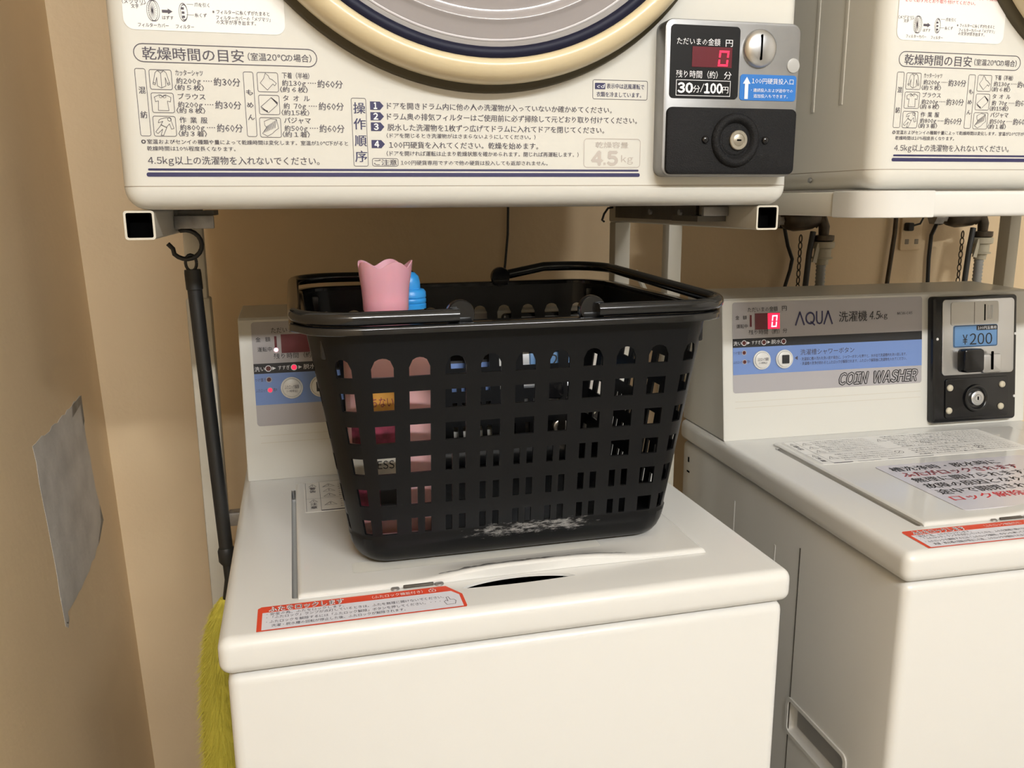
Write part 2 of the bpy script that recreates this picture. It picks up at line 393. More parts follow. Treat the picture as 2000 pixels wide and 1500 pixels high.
def dryer_prints():
    g = Print()
    for t in DRY_TEXT: g.text(*t, bold=.030)
    for t in DRY_BIG: g.text(*t, bold=.020, res=2)
    lw = .00045
    g.frame(.0196, .1187, .1661, .1334, .0075, .0007)
    for q in ((.0192, .0603, .0277, .1139), (.1042, .0607, .1126, .1137), (.0301, .0974, .0477, .1134), (.0301, .0791, .0478, .0952), (.0298, .0602, .0478, .0767),
              (.1153, .0975, .1327, .1136), (.1154, .0791, .1327, .0953), (.1150, .0603, .1328, .0769), (.1930, .0365, .2060, .0945), (.2093, .0366, .2326, .0436), (.4158, .0982, .4708, .1157)):
        g.frame(*q, .0018, lw)
    def ic(u0, v0, pts, closed=True, k=.0165): g.line([(u0+a*k, v0+b*k) for a, b in pts], .00038, closed)
    u, v = .0306, .0972    # long-sleeved shirt
    ic(u, v, [(.36, .92), (.26, .82), (.12, .28), (.22, .24), (.32, .6), (.32, .2), (.5, .1), (.72, .2), (.72, .6), (.82, .24), (.92, .28), (.78, .82), (.68, .92)])
    ic(u, v, [(.38, .92), (.52, .80), (.66, .92)], False); ic(u, v, [(.52, .80), (.52, .12)], False); ic(u, v, [(.13, .36), (.24, .32)], False); ic(u, v, [(.80, .32), (.91, .36)], False)
    u, v = .0307, .0790    # blouse
    ic(u, v, [(.36, .88), (.12, .76), (.16, .54), (.30, .58), (.26, .12), (.76, .12), (.72, .58), (.86, .54), (.90, .76), (.66, .88), (.52, .78)])
    g.ring((u+.42*.0165, v+.80*.0165), .0010, .0013); g.ring((u+.60*.0165, v+.80*.0165), .0010, .0013)
    u, v = .0304, .0602    # work clothes
    ic(u, v, [(.36, .86), (.62, .92), (.80, .90), (.94, .40), (.82, .36), (.74, .62), (.58, .44), (.34, .58), (.44, .74), (.22, .66), (.26, .80)])
    ic(u, v, [(.34, .56), (.06, .22), (.16, .14), (.40, .36), (.30, .06), (.42, .06), (.60, .44)]); g.ring((u+.76*.0165, v+.84*.0165), .0012, .0016)
    u, v = .1158, .0976    # undershirt
    ic(u, v, [(.40, .92), (.30, .66), (.12, .44), (.46, .10), (.74, .40), (.84, .32), (.92, .44), (.72, .62), (.60, .66), (.54, .80)])
    u, v = .1158, .0790    # towel
    ic(u, v, [(.08, .40), (.62, .86), (.92, .62), (.90, .50), (.44, .10), (.14, .28)])
    for k in range(4): ic(u, v, [(.62+.03*k, .84-.03*k), (.90, .62-.03*k)], False); ic(u, v, [(.12+.04*k, .38-.05*k), (.40, .14+.02*k)], False)
    u, v = .1154, .0604    # pyjamas
    ic(u, v, [(.22, .80), (.54, .94), (.84, .90), (.92, .46), (.74, .34), (.60, .20), (.34, .06), (.10, .20), (.32, .50), (.24, .60)])
    for k in range(9): ic(u, v, [(.18+.07*k, .24+.03*k), (.34+.06*k, .56+.04*k)], False)
    n = Print()
    for t in DRY_NAVY: n.text(*t, bold=.028, res=2)
    n.rrect(.0226, .0325, .4636, .0343, .0008); n.rrect(.0211, .0275, .4650, .0310, .0016)
    for v0, v1 in ((.0848, .0918), (.0759, .0828), (.0669, .0742), (.0523, .0592)):
        n.poly([(.2094, v0), (.2180, v0), (.2212, (v0+v1)/2), (.2180, v1), (.2094, v1)])
    n.rrect(.4180, .1072, .4283, .1128, .0006)
    wv = []
    for d, v0, v1 in (('1', .0848, .0918), ('2', .0759, .0828), ('3', .0669, .0742), ('4', .0523, .0592)):
        c = .2140; wd = .0014 if d == '1' else .0019
        wv.append(Print().text(d, c-wd, c+wd, (v0+v1)/2, .0052, bold=.08, res=2))
    wv.append(Print().text('cd', .4196, .4268, .1100, .0034, bold=.02, shear=.25))
    pl = Print(); pl.frame(.4076, .0360, .4651, .0629, .0035, .0007)
    pl.text('乾燥容量', .4194, .4525, .0570, .0056, bold=.02); pl.text('4', .4160, .4262, .0447, .0123, bold=.10, res=3); pl.rect(.4276, .0386, .4298, .0408); pl.text('5', .4318, .4415, .0447, .0123, bold=.10, res=3); pl.text('kg', .4455, .4576, .0434, .0085, bold=.012, res=3)
    st = Print()
    for t in STICK: st.text(*t, bold=.02)
    st.poly([(.0444, .1573), (.0490, .1573), (.0490, .1562), (.0526, .1584), (.0490, .1606), (.0490, .1595), (.0444, .1595)])
    for c, a, sy in (((.0371, .1585), .0043, 1.9), ((.0385, .1585), .0043, 1.9), ((.0608, .1583), .0034, 2.1), ((.0614, .1583), .0028, 2.2)): st.ring(c, a, a-.0003, sy)
    for k in range(10):
        a = k*PI/10; st.line([(.0371-.0034*math.cos(a), .1585-.0066*math.sin(a)), (.0371+.0034*math.cos(a), .1585+.0066*math.sin(a))], .00022)
    st.line([(.0285, .1622), (.0330, .1640)], .00025); st.line([(.0640, .1645), (.0690, .1645)], .00025); st.line([(.0632, .1565), (.0688, .1565)], .00025)
    for a, b in ((.0604, .1612), (.0606, .1580), (.0608, .1548)): st.rect(a-.0011, b-.0009, a+.0011, b+.0009)
    rd = Print(); rd.text('爪を引いてフィルターをはずし、糸くずの掃除', .0260, .1290, .1858, .0036, bold=.012); rd.text('フィルターカバーを押しながら左へ回すと、', .0260, .1290, .1905, .0036, bold=.012)
    rd.text('はずれます。', .0206, .0255, .1858, .0036, bold=.012); rd.text('をして必ず元どおり取り付けてください。', .0206, .1030, .1808, .0036, bold=.012)
    return g, n, wv, pl, st, rd
PRN = dryer_prints()

def make_dryer(name, label, loc):
    t = thing(name, label, 'tumble dryer', loc, 0)
    W, D, H = .63, .50, .68
    body = MB().rbox(0, 0, 0, W, D, H, .018, 6).build('cabinet', 'enamel', t)
    ol = lambda o_: rrect_pts(-o_, -o_, W+o_, D+o_, .018, 6)
    MB().rings([[(x, y, z) for x, y in ol(o_)] for o_, z in ((-.003, .0193), (.00015, .0193), (.00015, .0199), (-.003, .0199))], close=True).build('base_seam', 'conduit', t, 0)
    for y, z0 in ((.112, .085), (.061, .088)):
        ribs = MB().rbox(-.0008, y-.003, z0, .003, y+.003, H-.08, .0007, 3); ribs.build('side_rib', 'enamel', t)
    sc = MB().lathe([(.0032, 0), (.0032, -.0014), (.0022, -.0022)], (.0002, .108, .0112), 'x', 14).build('screw', 'chrome', t)
    # door
    C = (.3122, 0, .3435)
    door = bpy.data.objects.new('door', None)
    gap = MB().lathe([(.2428, .004), (.2428, -.0015), (.2415, -.006), (.228, -.012), (.20, -.012)], C, 'y', 128, False, False).build('door', 'door_gap_shade', t, 50)
    part_label(gap, 'round door with cream ring and smoked glass')
    prof = [(.2365, -.010), (.2372, -.018), (.2350, -.027), (.2300, -.0325), (.2240, -.0345), (.2195, -.0335), (.2170, -.0300), (.2165, -.024)]
    MB().lathe(prof, C, 'y', 128, False, False).build('door_ring', 'door_cream', gap, 60)
    MB().lathe([(.2172, -.029), (.2150, -.0310), (.2105, -.0312), (.2075, -.0290), (.2070, -.020)], C, 'y', 128, False, False).build('gasket', 'navy_rubber', gap, 60)
    MB().lathe([(.2078, -.0255), (.2020, -.0262), (.2018, -.0225)], C, 'y', 128, False, False).build('glass_rim', 'door_rim_grey', gap, 50)
    MB().lathe([(.2026, -.0266), (.2016, -.0272), (.2008, -.0264)], C, 'y', 128, False, False).build('rim_line', 'glass_line', gap, 60)
    gl = [(.2012, -.0255), (.194, -.0262), (.190, -.0266), (.1880, -.0272), (.1864, -.0286), (.1850, -.0290), (.1815, -.0264), (.178, -.0248), (.174, -.0252), (.160, -.0268), (.120, -.030), (.06, -.034), (.001, -.035)]
    MB().lathe(gl, C, 'y', 128, False, True).build('glass', 'door_glass', gap, 60)
    # printed instructions
    key = ('prints')
    fr = front(-.00025)
    for nm, pr, m_ in (('instruction_print', PRN[0], 'ink_grey'), ('navy_print', PRN[1], 'ink_navy'), ('capacity_print', PRN[3], 'ink_pale')):
        if nm not in TXT: TXT[nm] = pr.mesh(nm, fr)
        link(nm, TXT[nm], m_, t, 0)
    for k, pr in enumerate(PRN[2]):
        if ('num', k) not in TXT: TXT[('num', k)] = pr.mesh('numeral', front(-.00045))
        link('numeral' if k < 4 else 'cool_down_mark', TXT[('num', k)], 'ink_white', t, 0)
    s = MB().plate(.0146, .1436, .1410, .232, .008, .0002, -.0004, .0001, 8).build('filter_sticker', 'sticker_white', t, 0)
    part_label(s, 'white filter cleaning sticker')
    if 'sticker_print' not in TXT: TXT['sticker_print'] = PRN[4].mesh('sticker_print', front(-.0006)); TXT['sticker_red'] = PRN[5].mesh('sticker_red', front(-.0006))
    link('sticker_print', TXT['sticker_print'], 'ink_grey', s, 0); link('sticker_red_print', TXT['sticker_red'], 'ink_red', s, 0)
    # coin box
    P = -.020
    cb = MB().plate(.4785, .0275, .6185, .1685, .009, .001, P, .0016, 6).build('coin_box', 'steel_brushed', t)
    part_label(cb, 'silver coin box with red digit display')
    d = MB().plate(.4838, .0985, .5543, .1632, .004, P+.0005, P-.0006, .0003).build('display_panel', 'black_panel', cb, 0)
    p = Print(); p.text('ただいまの金額', .4900, .5337, .1488, .0062, bold=.004); p.text('円', .5393, .5466, .1486, .0066, bold=.004)
    p.build('amount_caption', 'ink_white', cb, front(P-.0008)); p = Print(); p.text('残り時間（約）', .4901, .5325, .1200, .0066, bold=.004); p.text('分', .5391, .5466, .1198, .0070, bold=.004)
    p.build('time_caption', 'ink_white', cb, front(P-.0008)); p = Print(); p.frame(.4903, .1008, .5461, .1150, .0002, .0005); p.text('30', .4924, .5072, .1079, .0086, bold=.09, res=2); p.text('分', .5080, .5146, .1071, .0066, bold=.01)
    p.line([(.5153, .1044), (.5186, .1118)], .0005); p.text('100', .5194, .5374, .1079, .0086, bold=.09, res=2); p.text('円', .5378, .5440, .1069, .0062, bold=.01)
    p.build('price_caption', 'ink_white', cb, front(P-.0008))
    MB().plate(.5057, .1265, .5464, .1446, .0004, P, P-.0010, .0002).build('display_window', 'led_red_off', cb, 0)
    z = Print(); u0, v0, a, b, w_ = .5318, .1277, .0102, .0140, .0019; sh = lambda u, v: (u+(v-v0)*.10, P-.0012, v)
    z.rect(u0, v0, u0+a, v0+w_); z.rect(u0, v0+b-w_, u0+a, v0+b)
    for k in (0, 1): z.rect(u0, v0+w_*.6+k*b*.48, u0+w_, v0+b*.42+k*b*.48); z.rect(u0+a-w_, v0+w_*.6+k*b*.48, u0+a, v0+b*.42+k*b*.48)
    part_label(z.build('digit', 'led_red_on', cb, sh), 'glowing red 0')
    dm = [(.0175, 0), (.0173, -.0016), (.0160, -.0040), (.0135, -.0058), (.0095, -.0071), (.005, -.0077), (.0004, -.0079)]
    MB().lathe(dm, (.5748, P, .1447), 'y', 40, False, True).build('coin_slot_dome', 'chrome', cb, 60)
    MB().rbox(.5722, P-.0092, .1335, .5735, P-.001, .1562, .0006, 2).build('coin_slot', 'opening_shade', cb)
    MB().lathe([(.0012, 0), (.0010, -.0010)], (.5640, P-.0052, .1437), 'y', 10).build('pin', 'chrome', cb)
    MB().lathe([(.0068, 0), (.0066, -.0007), (.0060, -.0009)], (.6118, P, .1307), 'y', 28).build('round_cap', 'cap_grey', cb)
    bl = MB().plate(.5562, .0980, .6160, .1216, .0030, P, P-.0005, .0001).build('coin_label', 'label_blue', cb, 0)
    q = Print(); q.poly([(.5612, .0992), (.5648, .0992), (.5648, .1130), (.5670, .1130), (.5630, .1192), (.5590, .1130), (.5612, .1130)])
    q.text('100円硬貨投入口', .5683, .6128, .1158, .0052, bold=.004); q.text('・連続投入および途中での', .5678, .6126, .1074, .0034, bold=.003); q.text('追加投入もできます。', .5708, .6075, .1022, .0034, bold=.003)
    q.build('coin_label_print', 'ink_white', cb, front(P-.0008))
    lk = MB().plate(.4815, .0295, .6170, .0905, .0055, P, P-.0035, .0014, 6).build('lock_plate', 'black_powder', cb)
    LC = (.5520, P-.0035, .0610)
    MB().lathe([(.0248, 0), (.0246, -.002), (.0225, -.0042), (.0200, -.0046), (.0178, -.0034), (.0165, -.001), (.0150, .0006), (.0135, -.0008), (.0120, -.0008)], LC, 'y', 48, False, True).build('lock_surround', 'black_powder', cb, 50)
    MB().lathe([(.0092, 0), (.0092, -.0028), (.0086, -.0034), (.0060, -.0034), (.0058, -.0030), (.0052, -.0034), (.0004, -.0034)], (.5545, LC[1], .0610), 'y', 32, False, True).build('lock_cylinder', 'brass', cb, 40)
    MB().rbox(.5522, LC[1]-.0040, .0602, .5568, LC[1]-.003, .0616, .0004, 2).build('keyhole', 'opening_shade', cb)
    for x in (.5206, .5838): MB().lathe([(.0036, 0), (.0034, -.0014), (.0022, -.0024), (.0003, -.0027)], (x, LC[1], .0612), 'y', 18, False, True).build('lock_screw', 'black_gloss', cb, 60)
    return t
make_dryer('tumble_dryer', 'cream coin tumble dryer with silver coin box, right above the black basket', (-.1366, .786, .3403+Z0))
make_dryer('tumble_dryer', 'cream coin tumble dryer cut off by the right edge, above the ¥200 washer', (.5733, .767, .3553+Z0))

# ------------------------------------------------------------------ dryer stands
def sq_tube(path_axis, a0, a1, x0, z0, s, wall=.0018):
    """open square tube along y"""
    o = rrect_pts(x0, z0, x0+s, z0+s, .0025, 3); i = rrect_pts(x0+wall, z0+wall, x0+s-wall, z0+s-wall, .0015, 3)
    return MB().rings([[(p, a0, q) for p, q in o], [(p, a1, q) for p, q in o], [(p, a1, q) for p, q in i], [(p, a0, q) for p, q in i]], close=True)
def stands():
    t = thing('dryer_stand', 'steel stand of square tubes carrying the dryer above the basket', 'stand', (0, 0, 0))
    for x0 in (-.1395, .4645):
        tb = sq_tube('y', .800, 1.225, x0, .3150+Z0, .0248).build('side_tube', 'post_paint', t)
        li = rrect_pts(x0+.0019, .3150+Z0+.0019, x0+.0229, .3150+Z0+.0229, .0014, 3)
        MB().rings([[(q_, y_, r_) for q_, r_ in li] for y_ in (.8006, .8166)], False, False).build('tube_wall_shade', 'opening_shade', tb, 0)
        MB().box(x0+.0018, .816, .3168+Z0, x0+.0230, .8165, .3380+Z0).build('tube_end_shade', 'opening_shade', tb, 0)  # lining and plug are added in black for the shade inside the open tube
    for x0 in (-.1395, .4645):
        MB().rbox(x0, 1.200, 0, x0+.0248, 1.2248, .3145+Z0, .0025, 2).build('post', 'post_paint', t)
    MB().rbox(-.1425, 1.197, 0, -.1117, 1.2278, .2217+Z0, .0028, 2).build('post_sleeve', 'post_paint', t)
    MB().rbox(.4615, 1.197, 0, .4923, 1.2278, .2217+Z0, .0028, 2).build('post_sleeve', 'post_paint', t)
    MB().rbox(-.1110, 1.203, -.105+Z0, .4610, 1.2218, -.085+Z0, .002, 2).build('cross_bar', 'galvanised', t)
    # angle irons and clamps on the inner sides
    for s, xi in ((1, -.1147), (-1, .4645)):
        MB().box(min(xi, xi+s*.004), .93, .3215+Z0, max(xi, xi+s*.004), 1.19, .3402+Z0).build('angle_iron', 'steel_dark', t, 0)
    MB().rbox(-.1146, .925, .3205+Z0, -.0765, .931, .3335+Z0, .001, 2).build('clamp_plate', 'galvanised', t)
    MB().box(-.1146, .931, .3335+Z0, -.0765, .99, .3385+Z0).build('clamp_shelf', 'steel_dark', t, 0)
    MB().rbox(.4340, .858, .3285+Z0, .4640, .864, .3385+Z0, .001, 2).build('clamp_plate', 'galvanised', t)
    MB().box(.4300, .864, .3225+Z0, .4640, .93, .3285+Z0).build('clamp_shelf', 'steel_dark', t, 0)
    for y in (.97, 1.06): MB().lathe([(.004, 0), (.004, -.003), (.002, -.004)], (.4605, y, .331+Z0), 'x', 8).build('bolt', 'galvanised', t)
    w1_ = MB().tube([(.456, 1.19, .336+Z0), (.447, 1.185, .335+Z0), (.440, 1.182, .327+Z0), (.437, 1.182, .318+Z0), (.441, 1.184, .316+Z0)], .0016, 6).build('wire_end', 'black_rubber', t)
    # stand of the right dryer: white rails with a rounded corner cap
    u = thing('dryer_stand', 'white stand with rounded corner cap under the right-hand dryer', 'stand', (0, 0, 0))
    MB().rbox(.635, .752, .3270+Z0, 1.215, .790, .3530+Z0, .004, 4).build('front_rail', 'enamel_white', u)
    MB().rbox(.5640, .812, .3275+Z0, .5900, 1.225, .3530+Z0, .002, 2).build('side_rail', 'post_paint', u)
    MB().rbox(1.1800, .812, .3275+Z0, 1.2060, 1.225, .3530+Z0, .002, 2).build('side_rail', 'post_paint', u)
    ol = [(.5630, .815)]
    for k in range(9):
        a = PI+PI/2*k/8; ol.append((.603+.040*math.cos(a), .792+.040*math.sin(a)))
    ol += [(.638, .7515), (.638, .785), (.612, .787), (.594, .815)]
    rs = [[(x, y, z+Z0) for x, y in ol] for z in (.3265, .3272, .3530, .3537)]
    cx, cy = .61, .785
    for k in (0, 3): rs[k] = [(cx+(x-cx)*.97, cy+(y-cy)*.97, z) for x, y, z in rs[k]]
    MB().rings(rs).build('corner_cap', 'enamel_white', u, 50)
    for x0 in (.5510, 1.1735): MB().rbox(x0, 1.200, 0, x0+.0225, 1.2248, .3270+Z0, .0025, 2).build('post', 'post_paint', u)
    MB().tube([(.505, 1.215, .24+Z0), (.545, 1.235, .18+Z0)], .004, 8).build('brace', 'post_paint', t)
stands()

# ------------------------------------------------------------------ washers
def console_map(off):
    n = Vector((0, -.2048, .0264)).normalized()
    def fn(u, v):
        return (u, .4019+.0264*v/.2048+n.y*off, v+n.z*off)
    return fn
def make_washer(name, label, loc, rz, running):
    t = thing(name, label, 'washing machine', loc, rz)
    W = .52; B = -Z0
    body = MB().rbox(.0025, -.0075, B+.03, W-.0035, .545, -.0345, .010, 4).build('body', 'enamel_white', t)
    c = MB().rbox(-.02, .065, -.325, .012, .185, -.283, .006, 3); cut(body, c)
    MB().rbox(.0120, .062, -.328, .0135, .188, -.280, .0004, 2).build('side_handle_lining', 'panel_grey', t)
    fr_ = MB(); o = rrect_pts(.060, -.330, .190, -.278, .009, 4); i = rrect_pts(.065, -.325, .185, -.283, .006, 4)
    fr_.rings([[(.0026, p, q) for p, q in o], [(.0005, p, q) for p, q in o], [(.0005, p, q) for p, q in i], [(.0026, p, q) for p, q in i]], close=True).build('side_handle', 'enamel_white', t)
    MB().box(.0018, .183, B+.06, .0028, .1845, -.075).build('side_seam', 'steel_dark', t, 0)
    for y, z0, z1 in ((.358, -.30, -.075), (.243, -.40, -.095)): MB().rbox(.0019, y-.002, z0, .005, y+.002, z1, .0005, 2).build('side_rib', 'enamel_white', t)
    for z, dy, dz in ((-.062, .0018, .004), (-.082, .0045, .0012)): MB().box(.0018, .518-dy, z-dz, .0028, .518+dy, z+dz).build('side_vent', 'opening_shade', t, 0)
    for x in (.05, W-.05):
        for y in (.05, .49): MB().lathe([(.020, B), (.020, B+.012), (.012, B+.012), (.012, B+.034)], (x, y, 0), 'z', 16).build('foot', 'hose_dark', t)
    # top cover
    cov = MB().rbox(-.003, -.0129, -.0329, W+.001, .547, 0, .0105, 6).build('top_cover', 'enamel_white', t)
    k = MB().rbox(.0566, .051, -.014, .0618, .352, .02, .0022, 3); cut(cov, k)
    arc = []
    for q in range(25):
        s_ = q/24; arc.append((.2080+.108*s_, .0315-.0022*math.sin(PI*s_)))
    for q in range(25):
        s_ = 1-q/24; arc.append((.2080+.108*s_, .0325+.0145*math.sin(PI*s_)**.55))
    cut(cov, MB().rings([[(x, y, -.010) for x, y in arc], [(x, y, .01) for x, y in arc]]))
    cut(cov, MB().box(.200, .0300, -.030, .324, .130, -.0030))
    MB().box(.2005, .0305, -.0296, .3235, .1295, -.0290).box(.2005, .1285, -.0290, .3235, .1295, -.0035).build('finger_recess_shade', 'opening_shade', t, 0)  # black plates paint the shade of the void under the lid
    # lid with raised grip
    nx, ny = 72, 28; x0, x1, y1 = .0622, .4585, .365
    def yf(x): return .0472+.0015*math.exp(-((x-.285)/.08)**4)
    def zt(x, y):
        b = math.exp(-((x-.283)/.088)**4); s_ = max(0, min(1, (.082-y)/.034)); s_ = s_*s_*(3-2*s_)
        e = min(x-x0, x1-x); ed = min(1, max(0, e/.004)); ef = min(1, max(0, (y-yf(x))/.004))
        z = .0045+.0065*b*s_
        return z-(.0018*(1-ed)**2)-(.0022*(1-ef)**2)
    xs = [x0+(x1-x0)*(.5-.5*math.cos(PI*k_/nx)) for k_ in range(nx+1)]; ts = [(k_/ny)**2.2 for k_ in range(ny+1)]
    v = []; f = []
    for tt in ts:
        for x in xs: y = yf(x)+(y1-yf(x))*tt; v.append((x, y, zt(x, y)))
    for tt in (0, 1):
        for x in xs: v.append((x, yf(x) if tt == 0 else y1, .0003))
    n1 = nx+1
    for r_ in range(ny):
        for k_ in range(nx): f.append((r_*n1+k_, r_*n1+k_+1, (r_+1)*n1+k_+1, (r_+1)*n1+k_))
    fb = (ny+1)*n1; bb = fb+n1
    for k_ in range(nx):
        f.append((fb+k_, fb+k_+1, k_+1, k_)); f.append((ny*n1+k_, ny*n1+k_+1, bb+k_+1, bb+k_)); f.append((fb+k_, bb+k_, bb+k_+1, fb+k_+1))
    f.append(tuple([r_*n1 for r_ in range(ny+1)]+[bb, fb])); f.append(tuple([fb+nx, bb+nx]+[r_*n1+nx for r_ in range(ny, -1, -1)]))
    lid = MB().add(v, f).build('lid', 'lid_plastic', t, 40)
    MB().lathe([(.0022, 0), (.0022, .010)], (.0588, .347, -.008), 'z', 10).build('hinge_pin', 'chrome', t)
    if running:   # scuffed grip edge and residue of tape
        p = Print(); random.seed(3); up = []; dn = []
        for k_ in range(61):
            x = .190+.186*k_/60; y = yf(x)+.0070+.0012*math.sin(k_*.9)*random.random(); h = (.0008+.0020*random.random())*(1.5 if .1 < k_/60 < .6 else .5)
            up.append((x, y+h)); dn.append((x, y-h*.4))
        for k_ in range(60): p.poly([dn[k_], dn[k_+1], up[k_+1], up[k_]])
        p.build('worn_edge', 'worn', lid, lambda u, v_: (u, v_, zt(u, v_)+.0004))
        p = Print(); p.rrect(.113, .080, .36, .104, .004); p.build('tape_mark', 'enamel', lid, lambda u, v_: (u, v_, zt(u, v_)+.00025))
    for x, r_ in ((.1480, .0042), (.1885, .0046)):
        MB().lathe([(r_, 0), (r_*.9, .0012), (r_*.6, .0018)], (x, .0468, .0002), 'z', 14).build('lid_latch_pad', 'galvanised', t)
    MB().rbox(.1555, .0445, .0002, .1835, .0478, .0028, .0008, 2).build('lid_latch', 'steel_dark', t)
    # red lock label on the front rim
    p = Print(); L0, L1, y0, y1_ = .0280, .2055, -.0036, .0408
    ol = [(L0, y0), (L1-.001, y0), (L1, y0+.002), (L1, .0215), (.1935, y1_), (L0+.003, y1_), (L0, y1_-.003)]
    p.poly(ol); lb = p.build('lock_label', 'label_red', t, top(.00025)); part_label(lb, 'red and white lid lock label')
    p = Print(); p.poly([(L0+.004, y0+.0016), (L1-.003, y0+.0016), (L1-.003, .0205), (.1965, .0290), (L0+.004, .0290)]); p.build('lock_label_paper', 'label_paper', lb, top(.0004))
    p = Print(); p.text('ふたをロックします', .0375, .1010, .0345, .0092, bold=.12, res=2); p.text('（ふたロック機能付き）', .1260, .1715, .0345, .0056, bold=.004)
    p.frame(.1770, .0318, .1835, .0362, .0006, .0006); p.frame(.1785, .0355, .1820, .0385, .0012, .0006); p.rect(.1798, .0330, .1807, .0350)
    p.build('lock_label_white_print', 'ink_white', lb, top(.00042))
    p = Print(); p.text('ふたをロックします', .0383, .1002, .0345, .0086, bold=.004, res=2)
    fine = [('・安全の為、ふたをロックします。', .0355, .1010, .0252), ('・「ふたロック」ランプが点灯しているときは、ふたを無理に開けないでください。', .0355, .1880, .0190), ('・ふたロックを解除するには「ふたロック解除」ボタンを押してください。・・・', .0355, .1840, .0112), ('洗濯・脱水槽の回転が停止した後、ふたロックが解除されます。', .0400, .1520, .0040)]
    for s_, a, b, y in fine: p.text(s_, a, b, y, .0050, bold=.006)
    p.build('lock_label_print', 'ink_grey', lb, top(.00055))
    p = Print(); hx, hy = .1885, .0035
    p.line([(hx, hy), (hx-.0015, hy+.006), (hx+.0005, hy+.0085), (hx+.002, hy+.0065), (hx+.0015, hy+.014), (hx+.0035, hy+.0145), (hx+.0045, hy+.009), (hx+.0075, hy+.0085), (hx+.0090, hy+.006), (hx+.0075, hy)], .0005, True)
    p.build('pointing_hand', 'ink_grey', lb, top(.00055))
    # caution sticker at the back of the lid
    lz = .0048; s = MB().rings([[(x, y, lz-.0004) for x, y in rrect_pts(.0715, .256, .395, .361, .003)], [(x, y, lz) for x, y in rrect_pts(.0715, .256, .395, .361, .003)]]).build('caution_sticker', 'panel_grey', t, 0)
    s.data.materials.clear(); s.data.materials.append(MATS['sticker_white'])
    p = Print(); lw = .0004
    p.line([(.0735, .258), (.0735, .360)], lw); p.line([(.0900, .258), (.0900, .360)], lw); p.line([(.0735, .300), (.392, .300)], lw)
    tri = lambda a, b, w_, h: p.line([(a-w_, b), (a+w_, b), (a, b+h)], .0005, True)
    for b, tx in ((.344, '警告'), (.288, '注意')):
        tri(.0818, b, .0045, .009); p.line([(.0818, b+.002), (.0818, b+.006)], .0006)
        p.text(tx[0], .0780, .0856, b-.007, .0085, bold=.02); p.text(tx[1], .0780, .0856, b-.018, .0085, bold=.02)
    for a, b in ((.101, .345), (.101, .327), (.101, .309), (.101, .279), (.215, .338), (.27, .318)):
        tri(a, b-.004, .007, .011); p.line([(a, b-.001), (a, b+.004)], .0007)
    for a, b in ((.205, .283), (.33, .281)): p.ring((a, b), .006, .0053); p.line([(a-.004, b-.004), (a+.004, b+.004)], .0007)
    ft = ['ふたを開けるときは完全に止まってから手を入れてください。', '引火物の付着した衣類は絶対に入れないでください。', '防水性のシートや衣類は洗い・すすぎ・脱水をしないでください。', '洗濯機の上にのぼったり重いものを載せないでください。']
    for k_, y in enumerate((.354, .346, .338, .330, .322, .314, .306, .292, .284, .276, .268)):
        p.text(ft[k_ % 4], .112, .20, y, .0042, bold=.006); p.text(ft[(k_+1) % 4], .225, .385, y, .0042, bold=.006)
    p.rect(.0900, .2575, .118, .2598); p.rect(.125, .2582, .16, .2590); p.rect(.17, .2578, .24, .2590)
    p.build('caution_print', 'ink_grey', s, top(lz+.0003))
    # console
    prof = [(.4019, .0002), (.4280, .2020), (.4310, .2048), (.545, .2075), (.547, .205), (.547, .0002)]
    def ring(x, i): 
        cy, cz = .48, .1; return [(x, cy+(y-cy)*(1-i), cz+(z-cz)*(1-i)) for y, z in prof]
    con = MB().rings([ring(.0035, .012), ring(.0047, 0), ring(.5155, 0), ring(.5167, .012)]).build('console', 'enamel', t, 30)
    CM = console_map
    for z in (.056, .047): Print().rect(.022, z, .330, z+.0007).build('console_groove', 'post_paint', con, CM(.0002))
    pn = Print().rrect(.0190, .0690, .3310, .1995, .004).build('control_panel', 'panel_grey', con, CM(.0004)); part_label(pn, 'grey and blue control panel')
    Print().rect(.0190, .1348, .3310, .1475).build('black_band', 'ink_black', pn, CM(.0006))
    Print().rect(.0190, .0955, .3310, .1348).build('blue_band', 'panel_blue', pn, CM(.0006))
    p = Print(); p.text('ただいまの金額', .0430, .0905, .1885, .0072, bold=0); p.text('円', .0975, .1050, .1890, .0072, bold=0)
    p.text('金', .0236, .0295, .1776, .0058, bold=.004); p.text('額', .0352, .0413, .1776, .0058, bold=.004); p.text('運転中', .0250, .0425, .1652, .0058, bold=.004)
    p.text('残り時間（約）', .0443, .0935, .1560, .0070, bold=0); p.text('分', .0985, .1056, .1566, .0070, bold=0)
    p.build('display_captions', 'ink_black', pn, CM(.0008)); p = Print(); p.text('洗濯機', .1901, .2371, .1735, .0155, bold=.012, res=2); p.text('4.5', .2405, .2575, .1738, .0120, bold=.02, res=2, shear=.15); p.text('kg', .2590, .2715, .1720, .0105, bold=.01, res=2)
    p.text('MCW-C45', .2883, .3141, .1752, .0042, bold=0)
    p.build('model_print', 'ink_black', pn, CM(.0008)); p = Print(); p.text('洗濯槽シャワーボタン', .1269, .2157, .1240, .0085, bold=.004)
    p.text('・洗濯前に槽の汚れを洗い流す場合に、シャワーボタンを押すと、水が出て洗濯槽内を洗い流します。', .1260, .3045, .1140, .0050, bold=.004)
    p.text('・洗濯槽の洗浄が終わるとふたロックが解除されます。ふたロック解除後に洗濯物を入れてください。', .1268, .3046, .1073, .0050, bold=.004)
    p.poly([(.1175, .1160), (.1222, .1130), (.1222, .1190)])
